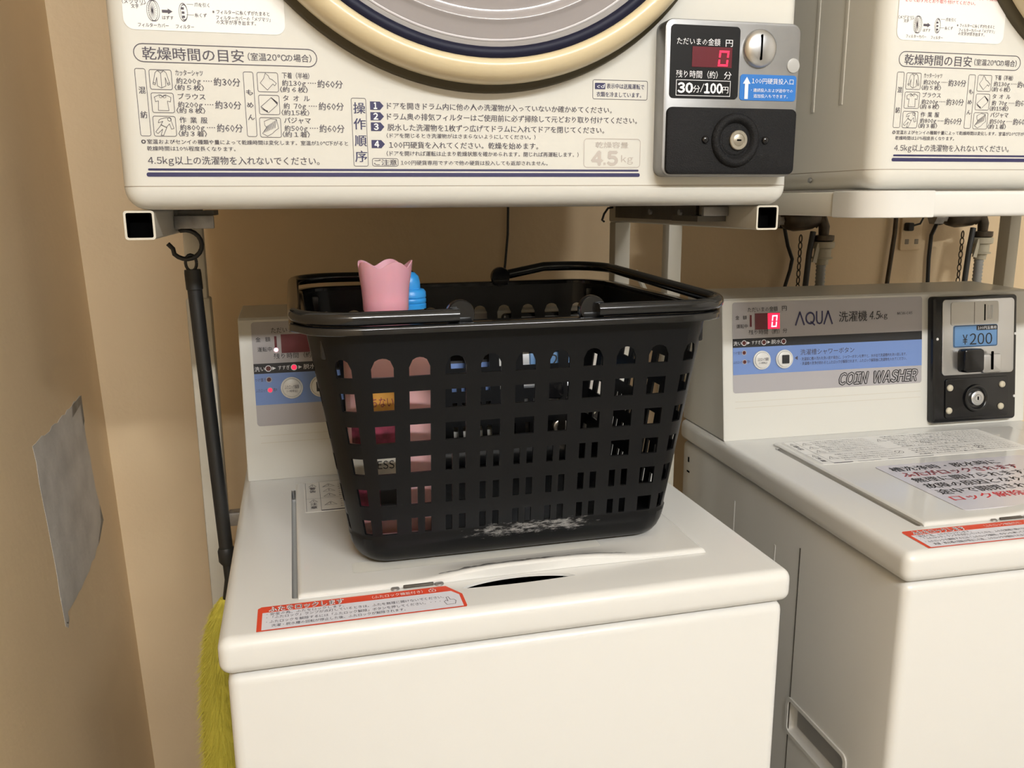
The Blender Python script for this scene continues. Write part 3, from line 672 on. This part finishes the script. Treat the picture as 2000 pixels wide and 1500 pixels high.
    p.build('shower_print', 'ink_grey', pn, CM(.0008)); p = Print(); p.text('つけ置き', .0200, .0330, .1271, .0045, bold=0); p.text('ふたロック', .0200, .0340, .1138, .0045, bold=0); p.text('中', .0405, .0455, .1138, .0050, bold=0)
    p.build('lamp_captions', 'ink_grey', pn, CM(.0008))
    p = Print(); lw = .0014      # maker's lettering with crossbar-less A
    a0, h = .1640, .0185
    def V(pts): p.line(pts, .0022)
    p.line([(.1194, a0), (.1262, a0+h), (.1330, a0)], .0023)
    p.ring((.1430, a0+h/2), .0078, .0055, 1.19); p.line([(.1440, a0+.004), (.1500, a0-.001)], .0022)
    p.line([(.1535, a0+h), (.1535, a0+.006), (.1550, a0+.002), (.1580, a0+.0008), (.1610, a0+.002), (.1625, a0+.006), (.1625, a0+h)], .0022)
    p.line([(.1655, a0), (.1722, a0+h), (.1790, a0)], .0023)
    p.build('maker_print', 'ink_navy', pn, CM(.0008))
    p = Print()
    for k_ in range(8):
        dx, dy = .0014*math.cos(k_*PI/4), .0014*math.sin(k_*PI/4); p.text('COIN WASHER', .1890+dx, .3210+dx, .0815+dy, .0172, res=2, shear=.22)
    p.build('coin_washer_outline_print', 'ink_black', pn, CM(.0008))
    p = Print(); p.text('COIN WASHER', .1890, .3210, .0815, .0172, res=2, shear=.22); p.build('coin_washer_print', 'panel_grey', pn, CM(.0010))
    p = Print(); p.text('洗い', .0200, .0328, .1408, .0062, bold=.004); p.text('すすぎ', .0487, .0631, .1412, .0058, bold=.004); p.text('脱水', .0799, .0950, .1412, .0064, bold=.004)
    for x in (.0437, .0758): p.poly([(x-.0022, .1388), (x-.0022, .1432), (x+.0024, .1410)])
    for x in (.0368, .0682, .0997): p.ring((x, .1410), .0040, .0031)
    p.build('band_print', 'ink_white', pn, CM(.0008))
    def led(x, z, on, r_=.0030):
        o = Print().disc((x, z), r_).build('led', 'led_red_on' if on else 'led_dark', pn, CM(.0009))
        if on: part_label(o, 'glowing red lamp')
    led(.0368, .1410, False); led(.0682, .1410, running); led(.0997, .1410, False); led(.0367, .1271, False, .0026); led(.0373, .1138, running, .0026)
    for z in (.1271, .1138): Print().ring((.0367 if z > .12 else .0373, z), .0036, .0027).build('led_ring', 'panel_grey', pn, CM(.0009))
    MB().box(.0542, -.0010, .1596, .0937, .0004, .1821).xform(Matrix.Identity(4))
    Print().rect(.0542, .1596, .0937, .1830).build('digit_window', 'led_red_off', pn, CM(.0009))
    Print().rect(.0461, .1640, .0490, .1810).build('lamp_window', 'led_red_off', pn, CM(.0009))
    if running:
        o = Print().disc((.0476, .1640), .0026).build('lamp', 'led_digit', pn, CM(.0011)); part_label(o, 'glowing red running lamp')
    else:
        Print().rect(.0745, .1600, .0935, .1826).build('digit_glow_window', 'led_red_on', pn, CM(.0010)).data
        z = Print(); u0, v0, a, b, w_ = .0798, .1625, .0085, .0170, .0018
        z.rect(u0, v0, u0+a, v0+w_); z.rect(u0, v0+b-w_, u0+a, v0+b)
        for k_ in (0, 1): z.rect(u0, v0+w_*.6+k_*b*.47, u0+w_, v0+b*.44+k_*b*.47); z.rect(u0+a-w_, v0+w_*.6+k_*b*.47, u0+a, v0+b*.44+k_*b*.47)
        g = CM(.0013); part_label(z.build('digit', 'led_digit', pn, lambda u, v_: g(u+(v_-v0)*.10, v_)), 'glowing 0')
    tilt = Matrix.Translation((0, .4019, 0)) @ Matrix.Rotation(-math.atan2(.0264, .2048), 4, 'X')
    k2 = math.hypot(.0264, .2048)/.2048
    for x, nm in ((.0642, 'release_button'), (.1003, 'shower_button')):
        bt = MB().lathe([(.0138, 0), (.0138, -.0016), (.0128, -.0024), (.0122, -.0024), (.0118, -.0018), (.0112, -.0034), (.008, -.0044), (.0004, -.0047)], (x, -.0006, .1153*k2), 'y', 32, False, True).xform(tilt).build(nm, 'button_white', pn, 50)
        p = Print()
        if 'rel' in nm: p.text('ふたロック解除', x-.0088, x+.0088, .1166, .0052, bold=0); p.text('（一時停止）', x-.0066, x+.0066, .1115, .0030, bold=0)
        else: p.rrect(x-.0058, .1090, x+.0058, .1215, .001)
        p.build('button_print', 'ink_grey' if 'rel' in nm else 'ink_black', bt, CM(.0056))
    # coin mechanism
    def T(mb): return mb.xform(tilt)
    q = lambda v_: v_*k2
    cm = T(MB().plate(.3415, q(.0065), .4900, q(.1985), .006, .002, -.012, .003, 5)).build('coin_unit', 'black_gloss', con); part_label(cm, 'black coin unit with blue ¥200 plate')
    ins = T(MB().plate(.3560, q(.0790), .4830, q(.1930), .006, -.012, -.0140, .0008, 5)).build('coin_plate', 'chrome', cm)
    T(MB().plate(.3700, q(.1540), .4540, q(.1890), .004, -.014, -.0152, .0005, 4)).build('coin_entry_plate', 'button_white', cm)
    T(MB().box(.4102, -.0155, q(.1550), .4108, -.0140, q(.1880))).build('entry_seam', 'steel_dark', cm, 0)
    T(MB().rbox(.4280, -.0158, q(.1600), .4300, -.0140, q(.1845), .0004, 2)).build('coin_slot', 'opening_shade', cm)
    for k_ in range(4): T(MB().rbox(.4345+.0025*k_, -.0157, q(.1620), .4356+.0025*k_, -.0150, q(.183), .0003, 2)).build('slot_rib', 'chrome', cm)
    pp = T(MB().plate(.3748, q(.1205), .4525, q(.1538), .003, -.014, -.0150, .0004, 4)).build('price_plate', 'price_blue', cm); part_label(pp, 'blue plate reading ¥200')
    pm = lambda off: (lambda u, v_: tuple(tilt @ Vector((u, off, v_*k2))))
    p = Print(); p.text('¥', .3905, .3990, .1322, .0150, bold=.01, res=2); p.text('200', .4030, .4425, .1325, .0170, bold=.012, res=3); p.frame(.3755, .1212, .4518, .1531, .003, .0008); p.rrect(.4146, .1455, .4512, .1527, .001)
    p.build('price_print', 'ink_black', pp, pm(-.0152))
    p = Print(); p.text('100円玉専用', .4165, .4495, .1490, .0050, bold=.006); p.build('price_note', 'ink_white', pp, pm(-.0154))
    T(MB().plate(.3830, q(.0830), .4175, q(.1185), .006, -.014, -.030, .0030, 4)).build('return_knob', 'black_gloss', cm)
    T(MB().plate(.4225, q(.0800), .4575, q(.1090), .004, -.014, -.0200, .003, 4)).build('coin_return', 'chrome', cm)
    T(MB().rbox(.4370, -.0212, q(.0850), .4412, -.0195, q(.1130), .001, 2)).build('return_slot', 'opening_shade', cm)
    T(MB().plate(.3620, q(.0130), .4760, q(.0735), .005, -.012, -.0145, .0012, 4)).build('cash_door', 'black_gloss', cm)
    for x, z in ((.3694, .0600), (.4620, .0612), (.3680, .0255), (.4600, .0275)): T(MB().lathe([(.0052, 0), (.0050, -.0016), (.0034, -.0026), (.0003, -.0029)], (x, -.0145, q(z)), 'y', 18, False, True)).build('rivet', 'plastic_ivory', cm, 60)
    T(MB().lathe([(.0215, 0), (.0205, -.0040), (.0185, -.0048), (.0165, -.0040), (.0150, -.0010), (.0118, -.0010)], (.4140, -.0145, q(.0425)), 'y', 36, False, True)).build('lock_collar', 'black_gloss', cm, 50)
    T(MB().lathe([(.0115, 0), (.0112, -.0046), (.0100, -.0056), (.0062, -.0056), (.0058, -.0048), (.0052, -.0056), (.0004, -.0056)], (.4150, -.0145, q(.0425)), 'y', 28, False, True)).build('lock', 'chrome', cm, 40)
    T(MB().rbox(.4142, -.0210, q(.0398), .4158, -.0198, q(.0452), .0005, 2)).build('keyhole', 'opening_shade', cm)
    for x, z in ((.3490, .1345), (.4868, .1378), (.4868, .0416)): T(MB().lathe([(.0022, 0), (.0018, -.0008)], (x, -.012, q(z)), 'y', 10)).build('pin', 'button_white', cm)
    return t
make_washer('coin_washer', 'white top-loading coin washer carrying the black basket', (-.0759, .6756, Z0), 0, True)
make_washer('coin_washer', 'white top-loading coin washer at right with a blue ¥200 coin plate', (.5742, .6756, Z0+.0013), -.035, False)
# ------------------------------------------------------------------ basket
BX, BY, BZ = .200, .9085, .0052+Z0
def basket():
    t = thing('shopping_basket', 'black plastic shopping basket with slotted sides on the left washer lid', 'basket', (BX, BY, BZ))
    zb, zt_ = .015, .2325
    def dims(z):
        k = (z-zb)/(zt_-zb); return .160+.034*k, .1520+.0275*k, .034+.010*k       # half width, half depth, corner radius
    FX, CX, FY, CY = .128, .176, .1115, .160
    def pt(side, w_, z, off=0):
        a, b, rc = dims(z); a += off; b += off; rc += off
        h, o_, F, Cc = (a, b, FX, CX) if side % 2 == 0 else (b, a, FY, CY)
        flat = h-rc; aw = abs(w_)
        if aw <= F: l = aw*(1 if flat >= F else flat/F)
        else: l = F+(flat+rc*PI/4-F)*(aw-F)/(Cc-F)
        sg = 1 if w_ >= 0 else -1
        if l <= flat: p = (sg*l, -o_)
        else:
            an = (l-flat)/rc; p = (sg*(flat+rc*math.sin(an)), -o_+rc*(1-math.cos(an)))
        x, y = p
        for _ in range(side): x, y = -y, x
        return (x, y, z)
    stations = []      # (side, w, column index or None, sub)
    sub = (-.0095, -.0064, -.0032, 0, .0032, .0064, .0095)
    for side in range(4):
        ncol = 5 if side % 2 == 0 else 4; Cc = CX if side % 2 == 0 else CY
        ws = [(-Cc, None, 0)]
        for c in range(-ncol, ncol+1):
            x = c*.0325
            for k, s_ in enumerate(sub):
                ws.append((x+(s_ if abs(c) < ncol else s_*.75), c, k))
        for i, (x, c, k) in enumerate(ws): stations.append((side, x, c, k, ncol))
    n = len(stations)
    rows = [(.0398, .0554), (.0692, .0870), (.1015, .1179), (.1321, .1490), (.1633, .1808), (.1947, .2030)]
    zs = [.0375]
    for a, b in rows: zs += [a-.0052+.0, b-.0052]
    zs += [.2138-.0052, zt_]
    zs[0] = .0320
    base = [(.0300, .0012), (.0200, .0008), (.0120, -.0015), (.0060, -.0052), (.0025, -.0105), (.0008, -.0190)]
    V = {}; verts = []; faces = []
    def vid(i, j, z=None):
        key = (i % n, j, None if z is None else round(z, 6))
        if key not in V:
            s_, w_, c, k, nc = stations[i % n]; V[key] = len(verts); verts.append(pt(s_, w_, zs[j] if z is None else z))
        return V[key]
    def split(r, c, nc): return (r == 2 and abs(c) <= nc-3) or (r in (0, 1) and abs(c) <= nc-2)
    for j in range(len(zs)-1):
        for i in range(n):
            s_, w_, c, k, nc = stations[i]; hole = False; arch = False
            incol = c is not None and k < 6
            if incol and j % 2 == 1 and j <= 11:
                r = (j-1)//2
                hole = (not split(r, c, nc)) or k in (0, 1, 4, 5)
            if incol and j == 12: arch = True
            if hole: continue
            if arch:
                hw = .0095; a0 = math.sqrt(max(0, 1-(sub[k]/hw)**2)); a1 = math.sqrt(max(0, 1-(sub[k+1]/hw)**2)); H = .0092
                za, zc = zs[12]+H*a0, zs[12]+H*a1
                bl = vid(i, 12) if a0 < 1e-6 else vid(i, 12, za); br = vid(i+1, 12) if a1 < 1e-6 else vid(i+1, 12, zc)
                faces.append((bl, br, vid(i+1, 13), vid(i, 13)))
            else: faces.append((vid(i, j), vid(i+1, j), vid(i+1, j+1), vid(i, j+1)))
    # bottom skirt and floor
    prev = [vid(i, 0) for i in range(n)]
    for z, off in base:
        cur = []
        for i in range(n):
            s_, w_, c, k, nc = stations[i]; verts.append(pt(s_, w_, z, off)); cur.append(len(verts)-1)
        for i in range(n): faces.append((cur[i], cur[(i+1) % n], prev[(i+1) % n], prev[i]))
        prev = cur
    faces.append(tuple(reversed(prev)))
    me = bpy.data.meshes.new('body'); me.from_pydata(verts, [], faces); me.update()
    bm = bmesh.new(); bm.from_mesh(me); bmesh.ops.recalc_face_normals(bm, faces=bm.faces); bm.to_mesh(me); bm.free()
    bo = link('body', me, 'basket_black', t)
    md = bo.modifiers.new('s', 'SOLIDIFY'); md.thickness = .0024; md.offset = -1; bake(bo)
    def swept(prof, i0=0, i1=None):
        rs = []
        for off, z in prof: rs.append([(*pt(s_, w_, zt_, off)[:2], z) for s_, w_, c, k, nc in stations if k in (0, 3, 6) or c is None])
        return MB().rings(rs, close=True)
    swept([(-.0018, .2300), (-.0018, .2365), (-.0005, .2375), (.0115, .2375), (.0133, .2366), (.0140, .2350), (.0140, .2308), (.0130, .2300), (.0120, .2306), (.0118, .2345), (.0005, .2345), (.0005, .2300)]).build('rim', 'basket_gloss', t, 50)
    for sx in (-1, 1):     # lugs under the rim at the corners
        for sy in (-1, 1):
            x, y = sx*.1775, sy*.160
            MB().rbox(x-.0045, y-.003, .206, x+.0045, y+.003, .2280, .002, 2).build('rim_lug', 'basket_inner', t)
    # two folded carrying handles
    A, B, RC, zh = .2025, .1875, .050, .2440
    for sgn in (-1, 1):
        lift = .011 if sgn > 0 else .004
        path = []
        path.append((.064, -B)); path += [(.064+(A-RC-.064)*k/6, -B) for k in range(1, 7)]
        path += [(A-RC+RC*math.sin(PI/2*k/8), -B+RC*(1-math.cos(PI/2*k/8))) for k in range(1, 9)]
        path += [(A, -B+RC+(2*B-2*RC)*k/6) for k in range(1, 7)]
        path += [(A-RC+RC*math.cos(PI/2*k/8), B-RC+RC*math.sin(PI/2*k/8)) for k in range(1, 9)]
        path += [(A-RC-(A-RC-.064)*k/6, B) for k in range(1, 7)]
        P3 = []
        for q, (x, y) in enumerate(path):
            k = (y+B)/(2*B); e = min(1, max(0, (x-.064)/.06))
            P3.append((sgn*x, y, zh+lift*k*e))
        hd = MB().tube(P3, .0062, 12, True, 1.0).build('handle', 'basket_gloss', t, 60)
        for y in (-B, B):
            MB().lathe([(.0118, -.005), (.0126, -.003), (.0126, .003), (.0118, .005)], (sgn*.061, y-math.copysign(.0095, y), .2440), 'y', 24).build('pivot', 'basket_gloss', hd, 40)
            MB().rbox(sgn*.061-.010, y-math.copysign(.0095, y)-.006, .2330, sgn*.061+.010, y-math.copysign(.0095, y)+.006, .2420, .002, 2).build('pivot_foot', 'basket_black', hd)
    return t
basket()

# ------------------------------------------------------------------ bottles in the basket
def ell(cx, cy, a, b, p=2.6, n=40):
    out = []
    for k in range(n):
        th = 2*PI*k/n; c, s = math.cos(th), math.sin(th)
        out.append((cx+a*math.copysign(abs(c)**(2/p), c), cy+b*math.copysign(abs(s)**(2/p), s)))
    return out
def bottles():
    ZB = .0052+.004
    cx, cy = .0845, .830
    t = thing('softener_bottle', 'pink softener bottle with crown-shaped cap standing in the basket', 'bottle', (cx, cy, Z0+ZB))
    pr = [(.037, .020, 0), (.0410, .0235, .004), (.0420, .0245, .02), (.0425, .0245, .09), (.0435, .0252, .15), (.0435, .0252, .195), (.0420, .0245, .207), (.034, .022, .218), (.024, .0205, .226), (.0205, .0200, .232)]
    bd = MB().rings([[(x, y, z) for x, y in ell(0, 0, a, b)] for a, b, z in pr]).build('body', 'pink_body', t, 60)
    for z in (.205, .165, .125): pass
    n = 96; zc0, zc1 = .229, .274
    def cap_ring(r0, z0_, sc, k, wall):
        out = []
        for q in range(n):
            th = 2*PI*q/n+.12; z = z0_; r = r0
            if sc:
                c = abs(math.cos(2.5*th)); z += .0065*(c**1.4-.5)*sc; r += .0022*(c**2)*sc
            out.append(((r-wall)*math.cos(th), (r-wall)*math.sin(th), z))
        return out
    rs = [cap_ring(.0216, zc0, 0, 0, 0), cap_ring(.0218, zc0+.003, 0, 0, 0), cap_ring(.0208, zc0+.0036, 0, 0, 0), cap_ring(.0220, zc0+.0052, 0, 0, 0), cap_ring(.0222, zc0+.014, 0, 0, 0), cap_ring(.0232, zc0+.028, .1, 0, 0), cap_ring(.0246, zc0+.040, .6, 0, 0), cap_ring(.0250, zc1+.004, 1, 0, 0),
          cap_ring(.0250, zc1+.004, 1, 0, .0014), cap_ring(.0246, zc0+.040, .6, 0, .0018), cap_ring(.0225, zc0+.022, .1, 0, .0018)]
    MB().rings(rs).build('crown_cap', 'pink_cap', t, 60)
    def surf(off):
        def fn(u, v):
            a, b = .0435+off, .0252+off; c = max(-1, min(1, u/a)); p = 2.6
            y = -b*(1-abs(c)**p)**(1/p); return (u, y, v)
        return fn
    def patch(u0, v0, u1, v1, name, m, par, off):
        p = Print(); nn = 14
        for k in range(nn):
            a, b = u0+(u1-u0)*k/nn, u0+(u1-u0)*(k+1)/nn; p.rect(a, v0, b, v1)
        return p.build(name, m, par, surf(off))
    lb = patch(-.0395, .038, .0040, .168, 'label', 'label_cream', t, .0012); part_label(lb, 'printed label with orange band')
    patch(-.0290, .138, .0040, .168, 'orange_band', 'label_orange', lb, .0016)
    patch(-.0395, .106, .0040, .134, 'wine_picture', 'label_wine', lb, .0016); patch(-.0395, .040, -.012, .066, 'wine_lower', 'label_wine', lb, .0016); patch(-.0150, .040, .0040, .068, 'black_picture', 'ink_black', lb, .0018)
    patch(-.0395, .138, -.0290, .168, 'pink_edge', 'pink_body', lb, .0016)
    p = Print(); p.text('ちない', -.0205, .0010, .1475, .0105, bold=.006, res=2); p.text('しっかり香る', -.0230, .0030, .1615, .0060, bold=.01); p.build('label_text', 'label_wine', lb, surf(.0020))
    p = Print(); p.text('ESS', -.0165, -.0005, .0845, .0085, bold=.01, res=2); p.build('label_letters', 'ink_black', lb, surf(.0020))
    # blue-capped bottle behind
    u = thing('detergent_bottle', 'white bottle with blue domed cap behind the pink bottle', 'bottle', (.1165, .895, Z0+ZB))
    pr = [(.028, .018, 0), (.031, .021, .004), (.032, .022, .15), (.031, .021, .195), (.024, .018, .212), (.0145, .0145, .222), (.0145, .0145, .2285)]
    MB().rings([[(x, y, z) for x, y in ell(0, 0, a, b)] for a, b, z in pr]).build('body', 'bottle_white', u, 60)
    MB().lathe([(.0170, .2265), (.0172, .231), (.0164, .232), (.0172, .233), (.0172, .2365), (.0164, .2375), (.0172, .2385), (.0170, .2440), (.0150, .2465), (.0115, .247), (.0112, .254), (.0098, .2600), (.0060, .2640), (.0004, .2650)], (0, 0, 0), 'z', 36).build('cap', 'blue_cap', u, 40)
bottles()

# ------------------------------------------------------------------ notice on the right washer
def notice():
    a, r = (.5742, .6756), -.035
    t = tag(MB().rings([[(x, y, z) for x, y in rrect_pts(.1300, .0690, .3550, .2320, .006, 4)] for z in (0, .0006)]).build('notice_sheet', 'notice_paper', None, 0),
            'laminated notice in black and red Japanese lettering on the right washer lid', 'notice')
    t.location = (*a, Z0+.0013+.0047); t.rotation_euler = (0, 0, r)
    p = Print(); h = .0165
    for s, y, x1 in (('槽洗浄時・脱水時に', .2140, .300), ('無理に開けられますと', .1710, .318), ('故障の原因となりますので', .1490, .346), ('途中で開閉される際は', .1270, .318)): p = Print(); p.text(s, .1420, x1, y, h, bold=.035); p.build('black_lettering', 'ink_black', t, top(.0008))
    p = Print(); p.text('を', .302, .320, .1050, h, bold=.03); p.build('black_lettering', 'ink_black', t, top(.0008))
    p = Print(); p.text('ロック解除ボタン', .1420, .300, .1050, h, bold=.035); p.build('red_lettering', 'ink_red', t, top(.0008)); p = Print(); p.text('ふたがロックされます', .1420, .312, .1925, h, bold=.05); p.build('red_lettering', 'ink_red', t, top(.0008))
    p = Print(); p.text('ふたがロックされます', .1430, .311, .1925, h*.95, bold=.004); p.build('dark_lettering', 'ink_grey', t, top(.0010))
notice()

# ------------------------------------------------------------------ duster on its hook
def duster():
    y = .955; z = lambda q: q+Z0
    pts = [(-.1130, .3195)]
    for k in range(15):
        a = math.radians(105-k*17.5); pts.append((-.1085+.0158*math.cos(a)*1.0, .3035+.0150*math.sin(a)))
    pts += [(-.1215, .2995), (-.1262, .3048)]
    hk = tag(MB().tube([(x, y, z(q)) for x, q in pts], .0024, 10).build('hook', 'black_rubber', None, 60), 'black open hook hanging under the left end of the dryer stand', 'hook')
    t = thing('duster', 'long black-handled duster with yellow fluffy head hanging beside the left washer', 'duster', (-.104, y, z(-.45)))
    o = (-.104, y, z(-.45))
    def L(x, yy, q): return (x-o[0], yy-o[1], z(q)-o[2])
    loop = [L(-.1050+.0055*math.cos(a), y, .2845+.0085*math.sin(a)) for a in [2*PI*k/16 for k in range(17)]]
    MB().tube(loop, .0016, 8).build('hanging_loop', 'black_rubber', t, 60)
    A, Bq = Vector(L(-.1042, y, .2775)), Vector(L(-.0935, y, -.040))
    MB().tube([A, A+(Bq-A)*.012, A+(Bq-A)*.065, A+(Bq-A)*.068, Bq], [.0082, .0086, .0086, .0076, .0076], 20).build('pole', 'black_rubber', t, 40)
    D = (Bq-A).normalized()
    MB().tube([Bq-D*.004, Bq, Bq+D*.012, Bq+D*.016], [.0080, .0095, .0095, .0070], 20).build('collar', 'black_rubber', t, 40)
    E_ = Bq+D*.016; Fq = Vector(L(-.1010, y, -.13))
    MB().tube([E_, E_+D*.02, Fq], .0058, 14).build('shaft', 'black_rubber', t, 60)
    cl = [(-.1000, -.098, .006), (-.1015, -.115, .016), (-.1045, -.14, .022), (-.1085, -.18, .0255), (-.1110, -.23, .0275), (-.1125, -.30, .029), (-.1130, -.37, .029), (-.1130, -.42, .025), (-.1130, -.45, .012)]
    core = MB().tube([L(x, y, q) for x, q, r_ in cl], [r_*.86 for x, q, r_ in cl], 18).build('head', 'duster_yellow', t, 60); part_label(core, 'fluffy yellow head')
    rnd = random.Random(5); mb = MB()
    for _ in range(14000):
        s = rnd.random()*(len(cl)-1.001); i = int(s); f = s-i
        x = cl[i][0]*(1-f)+cl[i+1][0]*f; q = cl[i][1]*(1-f)+cl[i+1][1]*f; r_ = cl[i][2]*(1-f)+cl[i+1][2]*f
        th = rnd.random()*2*PI; d = Vector((math.cos(th), math.sin(th), 0)); p = Vector(L(x, y, q))+d*r_*.80
        tip = p+d*(r_*.2+rnd.uniform(.000, .0030)+(rnd.random()**6)*.006)+Vector((rnd.uniform(-.003, .003), rnd.uniform(-.003, .003), -rnd.uniform(.004, .014)))
        if tip.x+o[0] > -.0815: tip.x = -.0815-o[0]
        sd = Vector((-d.y, d.x, 0))*rnd.uniform(.0003, .0006); dn = Vector((0, 0, .0005))
        mb.add([p+sd, p-sd, p+dn, tip], [(0, 1, 3), (1, 2, 3), (2, 0, 3)])
    me = bpy.data.meshes.new('fibres'); me.from_pydata(mb.v, [], mb.f); me.update()
    tag(link('fibres', me, 'duster_yellow', core, 0), kind='stuff')
duster()

# ------------------------------------------------------------------ taps, hoses and cables on the back wall
def make_tap(label, x, zoff=0):
    t = thing('water_tap', label, 'tap', (x, 1.45, .30+Z0+zoff), 0, 'water taps on the back wall')
    MB().lathe([(.020, 0), (.020, -.004), (.011, -.006), (.011, -.050)], (-.018, 0, .012), 'y', 20).build('wall_pipe', 'valve_bronze', t, 40)
    MB().lathe([(.010, -.042), (.019, -.036), (.023, -.020), (.022, 0), (.020, .016), (.013, .030), (.012, .040)], (-.012, -.060, .012), 'x', 20).build('valve_body', 'valve_bronze', t, 50)
    MB().lathe([(.013, -.072), (.013, -.052), (.008, -.050), (.008, -.040)], (-.012, -.060, .008), 'x', 6).build('union_nut', 'galvanised', t, 20)
    MB().tube([(.012, -.060, .006), (.024, -.064, .010), (.028, -.066, -.004), (.028, -.066, -.020)], [.013, .012, .010, .009], 14).build('spout', 'valve_bronze', t, 60)
    MB().lathe([(.010, -.018), (.019, -.019), (.019, -.028), (.016, -.030)], (.028, -.066, 0), 'z', 18).build('clamp_ring', 'valve_bronze', t, 40)
    MB().lathe([(.016, -.030), (.0205, -.0305), (.0205, -.041), (.016, -.043), (.0150, -.043), (.0150, -.058), (.0185, -.0585), (.0185, -.061), (.0118, -.062), (.0110, -.072), (.006, -.073)], (.028, -.066, 0), 'z', 22).build('hose_connector', 'plastic_ivory', t, 35)
    MB().add([(.009, -.078, -.033), (.015, -.078, -.033), (.008, -.080, -.068), (.000, -.080, -.066), (.009, -.074, -.033), (.015, -.074, -.033), (.008, -.076, -.068), (.000, -.076, -.066)], [(0, 1, 2, 3), (7, 6, 5, 4), (0, 4, 5, 1), (1, 5, 6, 2), (2, 6, 7, 3), (3, 7, 4, 0)]).build('connector_latch', 'plastic_ivory', t, 0)
    pr = []
    for k in range(60): pr.append((.0092 if k % 2 else .0076, -.072-.0035*k))
    MB().lathe(pr, (.027, -.066, 0), 'z', 14).build('inlet_hose', 'hose_grey', t, 60)
    for k in range(9):
        MB().torus((-.024, -.074, -.024-.0125*k), .0052, .0013, Matrix.Rotation((PI/2)*(k % 2)+.3, 3, 'Z') @ Matrix.Diagonal((.7, 1, 1.3)), 12, 5).build('chain_link', 'valve_bronze', t, 60)
    MB().tube([(.006, -.066, -.012), (-.002, -.070, -.05), (-.010, -.074, -.14), (-.011, -.074, -.28)], .0052, 10).build('drain_pipe', 'hose_dark', t, 60)
    return t
make_tap('bronze water tap with chain and hose behind the right washer, nearer the basket', .914)
make_tap('bronze water tap behind the right washer, nearer the right edge', 1.262, .002)
def cable(label, pts, r, m='black_rubber', name='power_cable', cat='cable'):
    P = []
    for i in range(len(pts)-1):
        for k in range(6):
            f = k/6; f = f*f*(3-2*f); P.append(tuple(a*(1-k/6)+b*(k/6) for a, b in zip(pts[i], pts[i+1])))
    P.append(pts[-1]); o = MB().tube(P, r, 8).build(name, m, None, 60); return tag(o, label, cat)
cable('thin black cable hanging on the wall above the basket', [(.362, 1.443, .50+Z0), (.362, 1.443, .34+Z0), (.3610, 1.443, .29+Z0), (.356, 1.443, .24+Z0), (.352, 1.443, .21+Z0), (.350, 1.443, -.2+Z0)], .0022)
cable('black cable hanging left of the tap nearer the basket', [(.886, 1.440, .50+Z0), (.894, 1.440, .30+Z0), (.905, 1.440, .26+Z0), (.916, 1.440, .235+Z0), (.913, 1.440, .215+Z0), (.900, 1.440, .17+Z0), (.890, 1.440, -.1+Z0)], .0035)
cable('brown conduit running down the wall between the two taps', [(1.136, 1.438, .50+Z0), (1.136, 1.438, .28+Z0), (1.127, 1.438, .17+Z0), (1.120, 1.438, -.1+Z0)], .0042, 'valve_bronze', 'wall_conduit', 'conduit')
cable('black cable bending left of the tap nearer the right edge', [(1.252, 1.440, .40+Z0), (1.238, 1.440, .31+Z0), (1.222, 1.440, .275+Z0), (1.221, 1.440, .23+Z0), (1.224, 1.440, .18+Z0), (1.220, 1.440, .0+Z0)], .0038)
def outlet():
    t = thing('wall_outlet', 'beige wall outlet with a black plug beside the brown conduit', 'outlet', (1.180, 1.45, .28+Z0))
    MB().plate(-.024, -.034, .024, .034, .004, 0, -.006, .002).build('cover_plate', 'wall_paint', t)
    for x in (-.010, .012): MB().rbox(x-.0045, -.0068, -.022, x+.0045, -.005, -.012, .001, 2).build('socket_slot', 'conduit', t)
    MB().rbox(-.020, -.020, .004, -.006, -.005, .020, .003, 3).build('plug', 'black_rubber', t)
    MB().tube([(-.010, -.018, .014), (.004, -.022, .018), (.014, -.020, .034), (.017, -.014, .08)], .002, 8).build('plug_lead', 'black_rubber', t, 60)
outlet()
o = MB().tube([(-.060, 1.262, -.115+Z0), (-.090, 1.262, -.13+Z0), (-.096, 1.266, -.18+Z0), (-.104, 1.262, -.30+Z0), (-.100, 1.262, -.82+Z0)], .011, 12).build('drain_hose', 'hose_dark', None, 60)
tag(o, 'dark drain hose behind the left edge of the left washer', 'hose')

# ------------------------------------------------------------------ lamp bodies under the ceiling
def lamp(label, x, y, hl):
    t = thing('ceiling_lamp', label, 'lamp', (x, y, 3.00), 0)
    MB().rbox(-hl, -.05, -.265, hl, .05, -.19, .01, 3).build('housing', 'sticker_white', t)
    for s in (-1, 1):
        MB().lathe([(.006, -.195), (.006, -.004), (.03, -.003), (.03, 0)], (s*hl*.7, 0, 0), 'z', 12).build('hanger', 'button_white', t)
        MB().rbox(s*(hl-.012)-.008, -.060, -.277, s*(hl-.012)+.008, .060, -.262, .003, 2).build('end_cap', 'button_white', t)
lamp('white fluorescent ceiling lamp directly behind the viewer', .07, -2.05, .37)
lamp('white fluorescent ceiling lamp to the right of the room', 1.00, -2.05, .52)
